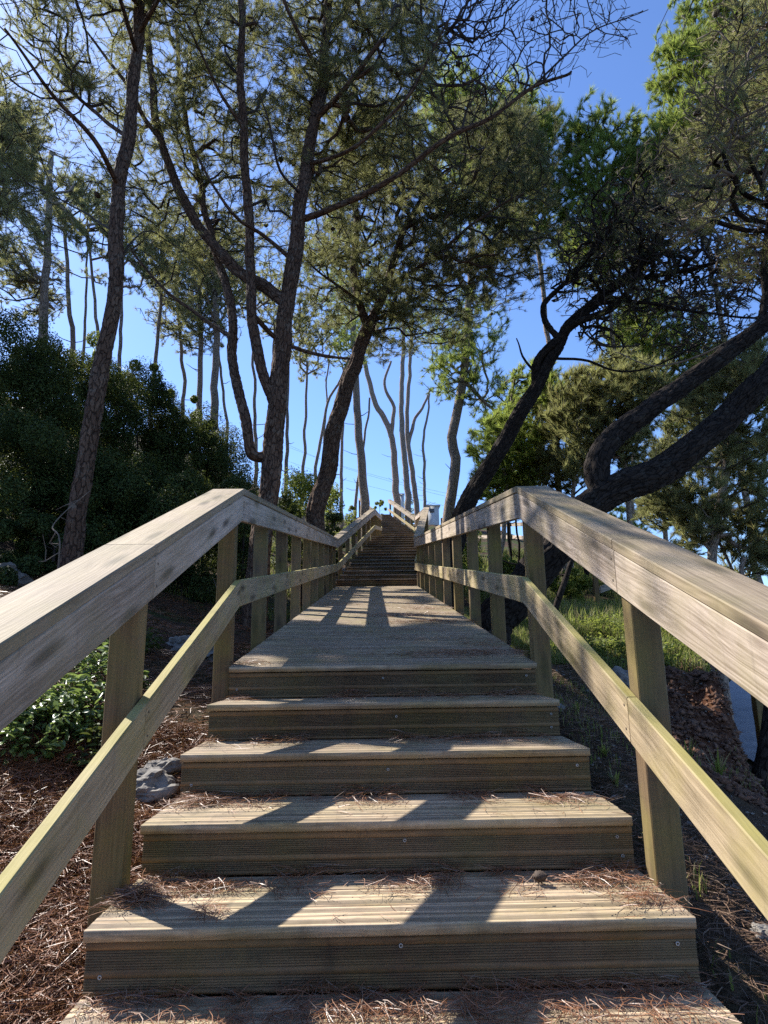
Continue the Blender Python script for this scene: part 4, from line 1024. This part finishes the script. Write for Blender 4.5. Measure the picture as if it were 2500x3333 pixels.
bsh(350, 870, 12.5, 80, 50, 8000, 'dark shrub evening out the slope of the skyline between the near trunks', lumps=12)
bsh(450, 945, 13.5, 70, 45, 7000, 'dark shrub just above the low end of the skyline, left of the forked pine', lumps=12)
bsh(275, 800, 12.5, 55, 35, 4500, 'yellow-green shrub catching sun on the skyline right of the leaning near trunk', M_SHRUBY, lumps=8)
BR = 'sunlit shrubs beside the upper stairs'
def bs2(vx, vy, y, rpx, h, n, lab, mat, size=.07, depth=1.2, **k):
    c = at(vx, vy, y); d = np.dot(c-CAM, CF)
    return shrub('shrub', c, (rpx/1394*d, depth, h/1394*d), n, size, lab, mat, BR, **k)
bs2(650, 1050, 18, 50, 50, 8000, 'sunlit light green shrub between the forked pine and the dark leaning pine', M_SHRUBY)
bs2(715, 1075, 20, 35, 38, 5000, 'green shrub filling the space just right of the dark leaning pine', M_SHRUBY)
bs2(620, 1100, 15, 45, 40, 6000, 'shaded shrub right behind the left ramp railing and the forked pine', M_SHRUB)
bs2(760, 1105, 24, 18, 14, 2500, 'small yellow-green shrub at the foot of the stout grey trunk', M_SHRUBY)
bs2(722, 1120, 17, 28, 18, 2600, 'low stony-slope shrub left of the middle stairs', M_SHRUB)
bs2(820, 1086, 44, 22, 9, 2500, 'tiny far shrub on the crest at the head of the stairs', M_SHRUBY, size=.12)
bs2(885, 1080, 45, 14, 16, 2000, 'tiny far bright shrub behind the topmost right rail', M_SHRUBY, size=.12)
bs2(1000, 1170, 16, 50, 40, 6000, 'bright green shrub glimpsed between the right ramp posts', M_SHRUBY)
bs2(1090, 1240, 13, 60, 35, 6500, 'sunny yellow-green shrub behind the right corner post', M_SHRUBY)
bs2(1230, 1260, 14, 60, 30, 6000, 'grassy-looking green shrub at the head of the slope right of the ramp', M_SHRUBY)

# ------------------------------------------------------------------ plants close to the path
def leafy_plant(x, y, h, r_, n, label, mat=M_SHINY, size=.045, group=None, name='ground_plant'):
    z = float(ground(x, y)); e = empty(name, (x, y, z-.03), label, 'plant', group)
    t = Tree(.02); t.node((x, y, z-.03), -1, .006); tips = []
    rg = RNG; C = []; N = []
    for k in range(n):
        a = rg.uniform(0, 6.28); q = rg.random()**.6*r_; px, py = x+q*math.cos(a), y+q*math.sin(a)
        hh = h*(1-.45*(q/r_)**2)*rg.uniform(.55, 1.05); g_ = float(ground(px, py)); top = np.array([px, py, g_+hh])
        cur = 0; b0 = np.array([x+.6*(px-x), y+.6*(py-y), g_])
        s0 = t.node(b0, 0, 0.0); s1 = t.node(b0*.4+top*.6+rg.normal(size=3)*.01, s0); s2 = t.node(top, s1)
        for j in range(9):
            f = rg.uniform(.35, 1.0); c0 = b0*(1-f)+top*f; d = rg.normal(size=3); d[2] = abs(d[2])*.4; d = norm(d)
            C.append(c0+d*size*.6); N.append(np.array([d[0]*.5, d[1]*.5, 1.0])+rg.normal(size=3)*.35)
    t.radii(.0012); m_ = tubes(t, 0, 9, sides=3); m_.build('stems', M_TWIG, e)
    C = np.array(C); N = np.array(N); mb = MB(); n_ = len(C); N /= np.linalg.norm(N, axis=1)[:, None]
    A = np.cross(N, rg.normal(size=(n_, 3))); A /= np.linalg.norm(A, axis=1)[:, None]; B = np.cross(N, A); s = (size*rg.uniform(.7, 1.25, n_))[:, None]
    pts = [(-.5, 0, 0), (-.2, -.2, .05), (.2, -.19, .05), (.55, 0, -.12), (.2, .19, .05), (-.2, .2, .05)]
    V = np.stack([C+A*s*p[0]+B*s*p[1]+N*s*p[2] for p in pts], 1).reshape(-1, 3); i = np.arange(n_)[:, None]*6
    mb.add(V, np.concatenate([i+np.array([[0, 1, 2, 3]]), i+np.array([[0, 3, 4, 5]])])); mb.build('leaves', mat, e)
    return e
for vx, vy, y_, h_, r_, n_, lab in [(165, 1540, 3.4, .22, .24, 90, 'brightest glossy-leaved low plant, right against the second left post'), (60, 1560, 3.2, .22, .27, 100, 'glossy low plant at the left edge between the two left rails'),
      (210, 1490, 3.9, .24, .26, 70, 'glossy low plant higher up, half hidden by the upper left rail')]:
    p = at(vx, vy, y_); leafy_plant(p[0], p[1], h_, r_, n_, lab)
leafy_plant(-1.30, 3.15, .16, .14, 16, 'small dark sprig of leaves beside the pale rocks left of the steps', M_SHRUB)
leafy_plant(-1.15, 1.72, .20, .05, 4, 'single fresh green seedling among brown needles, left of the steps', M_SHINY, .06)
leafy_plant(-1.9, 4.9, .25, .35, 60, 'dark leafy plant on the shaded slope beside the left corner post', M_SHRUB, .05)
leafy_plant(-2.6, 5.4, .25, .4, 60, 'dark ground plant near the foot of the leaning near trunk', M_SHRUB, .05)
leafy_plant(-1.35, 3.9, .12, .10, 10, 'tiny leaf rosette under the left corner of the deck', M_SHRUB, .04)
for k, (vx, vy, y_, lab) in enumerate([(1265, 1350, 6.6, 'mossy green plant under the leaning black tree'), (1370, 1390, 6.3, 'low bright plant on the mound seen between right rails'), (1450, 1330, 7.5, 'leafy plant on top of the mound near the upper right rail'),
      (1300, 1310, 8.0, 'sunlit green plant at the crest of the mound behind the right lower rail'), (1560, 1470, 6.4, 'trailing plant at the brink of the red bank'), (1180, 1290, 8.8, 'yellow-green plant behind the right corner post')]):
    p = at(vx, vy, y_); leafy_plant(p[0], p[1], .28 if k < 6 else .12, .45 if k < 6 else .15, 90 if k < 6 else 14, lab, M_SHRUBY, .045)

def yucca(x, y, h, n, label, lean=.5):
    z = float(ground(x, y)); mb = MB(); rg = RNG
    for k in range(n):
        a = rg.uniform(0, 6.28); l = h*rg.uniform(.6, 1.1); o = rg.uniform(.2, .9)*lean; w0 = .012; P = []
        for i in range(5):
            f = i/4; P.append((x+math.cos(a)*l*o*f*(.6+.6*f), y+math.sin(a)*l*o*f*(.6+.6*f), z-.02+l*f*(1-.25*o*f*f)))
        P = np.array(P); sd = np.array([-math.sin(a), math.cos(a), 0]); V = []
        for i, p in enumerate(P): ww = w0*(1-(i/4))**.7; V += [p-sd*ww, p+sd*ww]
        mb.add(V, [[2*i, 2*i+1, 2*i+3, 2*i+2] for i in range(4)])
    o = mb.build('spiky_plant', M_GRASS, origin=(x, y, z)); return tag(o, label, 'plant', 'spiky grass-like plants on the right bank')
for vx, vy, y_, h_, lab in [(1560, 1735, 3.9, .22, 'spiky pale plant in front of the red bank, by the lower right rail'), (1480, 1585, 4.6, .22, 'spiky plant against the red bank, right of the second post'), (1310, 1680, 3.4, .10, 'small grass clump beside the third step on the right'),
        (1330, 1700, 3.1, .10, 'small grass clump just below its neighbour beside the steps'), (1250, 1590, 3.9, .10, 'small grass clump by the second step, next to the corner post')]:
    p = at(vx, vy, y_); yucca(p[0], p[1], h_, 14, lab)

# ------------------------------------------------------------------ rocks
def rock(p, s, label, group=None, name='rock'):
    import bmesh
    bm = bmesh.new(); bmesh.ops.create_icosphere(bm, subdivisions=4, radius=1); sd = random.uniform(0, 99)
    for v in bm.verts:
        c = v.co.copy(); n = mnoise.fractal(c*1.1+Vector((sd, 0, 0)), .8, 2, 5); w_ = mnoise.cell(c*1.8+Vector((sd, 3, 1)))
        v.co = c*(1+.38*n+.12*w_); v.co = Vector((v.co.x*s[0], v.co.y*s[1], v.co.z*s[2]))
    me = bpy.data.meshes.new(name); bm.to_mesh(me); bm.free(); me.materials.append(M_STONE)
    for q in me.polygons: q.use_smooth = False
    o = bpy.data.objects.new(name, me); COL.objects.link(o); o.location = Vector(p); o.rotation_euler = (0, 0, random.uniform(0, 6))
    return tag(o, label, 'rock', group)
RG = 'pale limestone rocks left of the steps and ramp'
for vx, vy, y_, s_, lab in [(345, 1670, 3.05, .085, 'broad pale rock beside the third step, left of the stairs'), (365, 1590, 3.2, .07, 'grey knobbly rock resting just above the broad pale one'), (320, 1610, 3.1, .08, 'small rock at the left end of the pale rock pair'),
      (405, 1265, 6.0, .12, 'pale rock left of the left corner post'), (440, 1285, 5.6, .14, 'larger pale rock touching the view of the left corner post'), (455, 1270, 6.4, .10, 'rounded pale rock behind the left corner post'), (390, 1330, 5.6, .06, 'little stone on the shaded slope under the left rails'),
      (590, 1310, 6.3, .12, 'pale upright rock between the first ramp posts on the left'), (600, 1360, 5.5, .07, 'small stone near the edge of the ramp deck on the left'), (10, 1215, 7.0, .20, 'long pale rock at the left edge on the slope'), (300, 1340, 6.0, .06, 'small grey stone low on the shaded left slope')]:
    p = at(vx, vy, y_); rock((p[0], p[1], float(ground(p[0], p[1]))+s_*.25), (s_*1.3, s_, s_*.75), lab, RG)
RG2 = 'stones on the right bank'
for vx, vy, y_, s_, lab in [(1345, 1430, 5.6, .13, 'orange-grey rock sticking out of the bank beside the second right post'), (1385, 1800, 2.3, .035, 'white pebble at the foot of the second right post'), (1610, 1740, 2.4, .03, 'pale stone below the lower right rail'),
      (1190, 1245, 9.0, .15, 'pale rock behind the leaning black tree'), (1350, 1530, 4.6, .03, 'tiny pale stone on the right slope'), (1210, 1560, 3.8, .03, 'tiny stone beside the right corner post')]:
    p = at(vx, vy, y_); rock((p[0], p[1], float(ground(p[0], p[1]))+s_*.2), (s_*1.2, s_, s_*.8), lab, RG2)
p = at(745, 1212, 14.3); rock((p[0]+.0, p[1], float(ground(p[0], p[1]))+.05), (.22, .2, .18), 'pale boulder at the left foot of the middle steps')
p = at(770, 1180, 17.0); rock((p[0]-.3, p[1], float(ground(p[0]-.3, p[1]))+.05), (.25, .2, .16), 'pale boulder on the slope left of the middle steps')

# ------------------------------------------------------------------ fallen needles
def needles(P, L=.11, wd=.0016, mat=None, name='needle_litter', lift=.25, dirs=None):
    P = np.asarray(P, float); n = len(P); rg = RNG
    a = rg.uniform(0, 6.28, n); el = rg.normal(size=n)*lift; d = np.stack([np.cos(a)*np.cos(el), np.sin(a)*np.cos(el), np.sin(el)], -1)
    sd = np.stack([-np.sin(a), np.cos(a), np.zeros(n)], -1); l = (L*rg.uniform(.5, 1.25, n))[:, None]; cv = rg.normal(size=n)[:, None]*.09*l; up = np.array([0, 0, 1.])
    tw = rg.uniform(-1, 1, n)[:, None]; s2 = sd*np.cos(tw)+up*np.sin(tw)
    c = [P-d*l*.5, P-d*l*.17+sd*cv*.8+up*abs(cv)*.4, P+d*l*.17+sd*cv*.8+up*abs(cv)*.4, P+d*l*.5]
    V = []
    for i, q in enumerate(c): ww = wd*(.5 if i in (0, 3) else 1)*.5; V += [q-s2*ww, q+s2*ww]
    V = np.stack(V, 1).reshape(-1, 3); i = np.arange(n)[:, None]*8
    mb = MB(); mb.add(V, np.concatenate([i+np.array([[2*k, 2*k+1, 2*k+3, 2*k+2]]) for k in range(3)]))
    return mb.build(name, mat or M_LITTER)
rg = RNG; P = []
for k in range(1, 9):                    # drifts against each riser, thinner on the open tread
    yk = Y0-TREAD*k; zk = -RISE*k; dens = [0, 600, 700, 850, 1000, 2000, 2400, 900, 500][k]
    x = rg.uniform(-HALF+.03, HALF-.02, dens*3); m_ = vnoise(x*4.5+k*9.1, x*0+k, 31)*.6+vnoise(x*17, x*0+k, 32)*.4; x = x[m_ > (.36 if k > 4 else .45)][:dens]
    f = rg.random(len(x))**2.4*(.22 if k < 5 else .42); y_ = yk+TREAD-.012-f; P.append(np.stack([x, y_, zk+.006+.045*(1-f/.42)**3*rg.random(len(x))*vnoise(x*5, x*0+k, 8)], -1))
    c = rg.uniform(-HALF, HALF, 60); P.append(np.stack([c, yk+rg.uniform(.03, .4, 60), np.full(60, zk+.005)], -1))
def pile(cx, cy, cz, rx, ry, n, h=.02):
    q = rg.normal(size=(n, 2))*.45; z = cz+.005+h*np.exp(-(q**2).sum(1)*2)*rg.random(n); P.append(np.stack([cx+q[:, 0]*rx, cy+q[:, 1]*ry, z], -1))
z_ = lambda k: -RISE*k
pile(-.62, 2.36, z_(4), .22, .07, 260); pile(-.80, 2.27, z_(4), .10, .10, 420, .05); pile(-.55, 2.14, z_(4), .05, .06, 60, .03)
pile(-.75, 2.80, z_(3), .14, .09, 330, .03); pile(.72, 2.75, z_(3), .16, .10, 140, .02); pile(.70, 2.36, z_(4), .20, .05, 260, .03); pile(.78, 2.18, z_(4), .12, .10, 170, .02); pile(.15, 2.37, z_(4), .12, .05, 120)
pile(.05, 1.93, z_(5), .6, .06, 500, .03); pile(.45, 1.72, z_(5), .38, .10, 1500, .035); pile(-.45, 1.8, z_(5), .3, .12, 500, .03)
for cx_, cy_, rx_, ry_, n_ in [(.30, 6.9, .5, .25, 500), (.45, 6.15, .55, .22, 600), (.55, 7.7, .4, .25, 260), (.5, 4.15, .5, .16, 700), (.7, 4.6, .25, .3, 160), (.1, 5.4, .8, .6, 130), (.35, 10, .4, .5, 200), (-.4, 4.4, .4, .5, 90), (.2, 8.8, .7, 1.2, 200), (-.78, 3.85, .12, .06, 80), (.2, 5.0, .4, .3, 120)]:
    q = rg.normal(size=(n_, 2))*.5; xx = np.clip(cx_+q[:, 0]*rx_, -.86, .86); yy_ = np.clip(cy_+q[:, 1]*ry_, 3.8, 13.9); P.append(np.stack([xx, yy_, (yy_-Y0)*RS+.006+.012*rg.random(n_)], -1))
P = np.concatenate(P); ex = [(.0, .0)]
half = rg.random(len(P)) < .72
o = needles(P[half], .10, .0019, M_LITTER, 'needle_litter', lift=.16); tag(o, 'reddish brown fallen pine needles drifted on the treads and ramp', 'pine needles', None, 'stuff')
o = needles(P[~half], .10, .0017, M_LITTERG, 'needle_litter', lift=.2); tag(o, 'greyed fallen pine needles mixed over the treads and ramp', 'pine needles', None, 'stuff')
# on the ground
def scatter(n, x0, x1, y0, y1, thr=0, sc=1.2, seed=3):
    x = rg.uniform(x0, x1, n); y_ = rg.uniform(y0, y1, n)
    if thr: m_ = vnoise(x*sc, y_*sc, seed) > thr; x = x[m_]; y_ = y_[m_]
    return x, y_
x, y_ = scatter(80000, -2.4, -.82, .55, 3.6); k = (x < -.86) | (rg.random(len(x)) < .2); x, y_ = x[k], y_[k]
o = needles(np.stack([x, y_, ground(x, y_)+.005+.05*rg.random(len(x))*vnoise(x*5, y_*5, 2)], -1), .12, .0026, M_LITTER, 'needle_carpet', lift=.35); tag(o, 'thick rusty carpet of fallen pine needles left of the steps', 'pine needles', None, 'stuff')
x, y_ = scatter(26000, -4.5, -.9, 3.4, 9, .35); o = needles(np.stack([x, y_, ground(x, y_)+.008], -1), .13, .003, M_LITTER, 'needle_carpet', lift=.15); tag(o, 'sparser brown needles on the shaded left slope', 'pine needles', None, 'stuff')
x, y_ = scatter(42000, .9, 3.6, .6, 6.5, .3); k = ~((x > 1.9) & (y_ > 3.9)) | (rg.random(len(x)) < .12); x, y_ = x[k], y_[k]; o = needles(np.stack([x, y_, ground(x, y_)+.008], -1), .12, .0028, M_LITTERB, 'needle_carpet', lift=.15); tag(o, 'brownish dry needles strewn on the slope right of the steps', 'pine needles', None, 'stuff')

# ------------------------------------------------------------------ clods, bark bits and twigs lying about
def chips(x, y_, s0, s1, mat, name, label, flat=.6, long_=1.0):
    n = len(x); z = ground(x, y_); r = rg.uniform(s0, s1, n); ph = np.array([[1, 0, 0], [-.5, .87, 0], [-.5, -.87, 0], [0, 0, 1], [0, 0, -1]], float)
    q = ph[None]*(1+.45*rg.normal(size=(n, 5, 3)))*r[:, None, None]*np.array([long_, 1, flat]); a = rg.uniform(0, 6.28, n); c, sn = np.cos(a)[:, None], np.sin(a)[:, None]
    V = np.stack([q[..., 0]*c-q[..., 1]*sn+x[:, None], q[..., 0]*sn+q[..., 1]*c+y_[:, None], q[..., 2]+(z+r*.2)[:, None]], -1).reshape(-1, 3)
    i = np.arange(n)[:, None, None]*5; F = np.array([[0, 1, 3], [1, 2, 3], [2, 0, 3], [1, 0, 4], [2, 1, 4], [0, 2, 4]])[None]+i
    mb = MB(); mb.add(V, F.reshape(-1, 3)); return tag(mb.build(name, mat), label, 'debris', None, 'stuff')
M_SOIL = plain('reddish_clods', (0.15, 0.075, 0.042), 0.95, var=.5, scale=20)
x, y_ = scatter(9000, 1.7, 3.3, 3.6, 6.3); chips(x, y_, .006, .035, M_SOIL, 'soil_clods', 'reddish clods of earth crumbling down the cut bank')
x, y_ = scatter(2600, .95, 3.3, .8, 7, .4, 2); chips(x, y_, .004, .016, M_STONE, 'pebbles', 'small pale pebbles scattered on the right slope')
x, y_ = scatter(5000, -4, 3.2, .6, 9); k = abs(x) > .95; chips(x[k], y_[k], .004, .014, M_BARK, 'bark_bits', 'brown bark flakes and broken twigs on the forest floor', .35, 3.0)

# ------------------------------------------------------------------ grass
def grass(x, y_, h, name, label, mat=M_GRASS, wd=.006):
    n = len(x); z = ground(x, y_)-.01; a = rg.uniform(0, 6.28, n); d = np.stack([np.cos(a), np.sin(a), np.zeros(n)], -1); sd = np.stack([-np.sin(a), np.cos(a), np.zeros(n)], -1)
    hh = (h*rg.uniform(.4, 1.2, n))[:, None]; b0 = np.stack([x, y_, z], -1); up = np.array([0, 0, 1.]); ln = rg.uniform(.1, .7, n)[:, None]
    p1 = b0+up*hh*.55+d*hh*ln*.25; p2 = b0+up*hh*(1-.25*ln)+d*hh*ln*.8
    V = np.stack([b0-sd*wd/2, b0+sd*wd/2, p1-sd*wd*.4, p1+sd*wd*.4, p2], 1).reshape(-1, 3); i = np.arange(n)[:, None]*5
    mb = MB(); mb.add(V, i+np.array([[0, 1, 3, 2]])); mb.add(V*1.0, np.concatenate([i+np.array([[2, 3, 4]])]))
    return tag(mb.build(name, mat), label, 'grass', None, 'stuff')
x, y_ = scatter(60000, 1.3, 4.6, 5.3, 11, .42, 1.6); k = (x < edge_x(y_)+.1) & (y_ > 5.9); grass(x[k], y_[k], .16, 'grass', 'patchy green grass over the mound right of the ramp')
x, y_ = scatter(50000, 2.0, 11, 9, 22, .35, .8); k = x < edge_x(y_)+.2; grass(x[k], y_[k], .30, 'grass', 'taller bright grass on the upper slope behind the right railing', wd=.012)
x, y_ = scatter(6000, .95, 3.2, 1.0, 5.2, .68, 3.0); grass(x, y_, .08, 'grass', 'thin dry grass beside the steps on the right')
x, y_ = scatter(26000, -7, -1.2, 9, 24, .5, .8); grass(x, y_, .2, 'grass', 'sparse grass under the shrubs on the left slope', wd=.01)

# ------------------------------------------------------------------ loose pine cone, stick
def single_cone(p, s, label):
    me = next(o.data for o in bpy.data.objects if o.name.startswith('pine_cone')); o = bpy.data.objects.new('pine_cone', me); COL.objects.link(o)
    o.location = Vector(p); o.scale = (s, s, s); o.rotation_euler = (1.3, .4, .8); return tag(o, label, 'pine cone')
single_cone((.49, 2.355, z_(4)+.022), .55, 'small dark pine cone lying on the wide tread, right of centre')
t = Tree(.01); t.limb([(-.93, 1.60, -1.12), (-.955, 1.66, -1.0), (-.965, 1.7, -.9), (-.95, 1.73, -.80)], .011, .006, step=.03); t.radii(); o = tubes(t, 0, 9, sides=8).build('broken_stick', M_BARK, origin=(-.93, 1.6, -1.1), smooth=True); tag(o, 'dark broken stick leaning against the left end of the bottom steps', 'stick')
def dead_branch(pts, lab, r=.012):
    t = Tree(.03); t.limb(pts, r, r*.3, step=.06)
    for k in range(7):
        i = random.randint(3, len(t.p)-2); q = t.p[i]; j = t.node(q+ang(.10), i, r*.35); t.node(t.p[j]+ang(.09), j, r*.2)
    t.radii(.002); tag(tubes(t, 0, 9, sides=5).build('dead_branch', M_TWIGP, origin=pts[0], smooth=True), lab, 'branch')
for a_, b_, y1, lab in [((130, 1170), (190, 1060), 6.0, 'thin pale dead branch standing left of the leaning near trunk'), ((480, 1130), (420, 1060), 8.0, 'bare brown branch arching under the shrubs behind the left rail'), ((500, 1110), (560, 1050), 8.2, 'bare branch near the foot of the forked pine')]:
    p = at(*a_, y1); q = at(*b_, y1+.4); dead_branch([base_at(p, .05), p, p*.5+q*.5+ang(.06), q], lab)

# ------------------------------------------------------------------ timber fences far right, post by the road
def fence(pts, h, label, group=None):
    mid = pts[len(pts)//2]; e = empty('wooden_fence', (mid[0], mid[1], float(ground(mid[0], mid[1]))), label, 'fence', group); T = []
    for (xa, ya), (xb, yb) in zip(pts[:-1], pts[1:]):
        n = max(1, int(math.hypot(xb-xa, yb-ya)/1.8))
        for k in range(n): f = k/n; T.append((xa+(xb-xa)*f, ya+(yb-ya)*f))
    T.append(pts[-1]); Q = [(a, b_, float(ground(a, b_))) for a, b_ in T]
    for q in Q: mb = MB(); post(mb, q[0], q[1], q[2]-.4, q[2]+h, .1, .1); mb.build('post', M_POST, e)
    for dz in (h-.08, h*.5):
        mb = MB(); sweep(mb, rect(.06, .10, -.07, .07), [(q[0], q[1], q[2]+dz) for q in Q]); mb.build('rail', M_RAIL, e)
fence([(6.2, 18.5), (5.4, 22), (5.0, 27), (3.6, 34)], 1.15, 'timber rail fence climbing the slope behind the right railing')
fence([(4.6, 13.5), (6.2, 15.5), (9, 18)], 1.0, 'low timber fence crossing the grassy slope by the slim trunks')
p = at(1648, 1600, 7.5)
mb = MB(); post(mb, p[0], p[1], float(ground(p[0], p[1]))-.3, p[2]+1.0, .09, .09); o = mb.build('wooden_post', M_POST, origin=(p[0], p[1], p[2]-1)); tag(o, 'square timber post standing between the red bank and the road', 'post')

# ------------------------------------------------------------------ small concrete huts on the crest, power line
def hut(vx0, vx1, vy0, vy1, y, label):
    a = at(vx0, vy0, y); b_ = at(vx1, vy0, y); lo = at(vx0, vy1, y)
    w_ = b_[0]-a[0]; h = a[2]-lo[2]+2.2; d = w_*.9; e = empty('concrete_hut', (a[0]+w_/2, y+d/2, a[2]-h), label, 'hut')
    def box(x0, x1, y0, y1, z0, z1, nm, m_):
        mb = MB(); V = [(x0, y0, z0), (x1, y0, z0), (x1, y1, z0), (x0, y1, z0), (x0, y0, z1), (x1, y0, z1), (x1, y1, z1), (x0, y1, z1)]
        mb.add(V, [[0, 3, 2, 1], [4, 5, 6, 7], [0, 1, 5, 4], [1, 2, 6, 5], [2, 3, 7, 6], [3, 0, 4, 7]]); return mb.build(nm, m_, e)
    box(a[0]+w_*.08, b_[0]-w_*.10, y, y+d, a[2]-h, a[2]-w_*.08, 'wall', M_CONC); box(a[0], b_[0], y-d*.1, y+d*1.1, a[2]-w_*.08, a[2], 'roof', M_CONC)
    box(a[0]+w_*.3, a[0]+w_*.6, y-.02, y+.02, a[2]-w_*.5, a[2]-w_*.25, 'vent', M_WIRE)
hut(918, 951, 1091, 1120, 46, 'pale flat-roofed concrete hut just right of the topmost railing')
hut(861, 874, 1066, 1092, 52, 'smaller distant concrete hut between two trunks on the crest')
e = empty('power_line', tuple(at(800, 1000, 60)), 'three thin power cables slanting across the sky behind the stairs', 'power line')
for k, (a_, b_, c_) in enumerate([((560, 940), (830, 1032), (1120, 1090)), ((560, 972), (830, 1058), (1120, 1120)), ((610, 955), (830, 1036), (1120, 1100))]):
    P0, P1, P2 = at(*a_, 62), at(*b_, 60), at(*c_, 58); V = [P0+(P1-P0)*i/8-np.array([0, 0, .3*math.sin(math.pi*i/8)]) for i in range(9)]+[P1+(P2-P1)*i/8-np.array([0, 0, .3*math.sin(math.pi*i/8)]) for i in range(1, 9)]
    mb = MB(); V = np.array(V); r_ = .010; nn = 5; ring = [(0, r_*math.cos(2*math.pi*j/nn), r_*math.sin(2*math.pi*j/nn)) for j in range(nn)]
    W = (V[:, None, :]+np.array(ring)[None]).reshape(-1, 3); mb.add(W, [[i*nn+j, i*nn+(j+1) % nn, (i+1)*nn+(j+1) % nn, (i+1)*nn+j] for i in range(len(V)-1) for j in range(nn)]); mb.build('cable', M_WIRE, e)
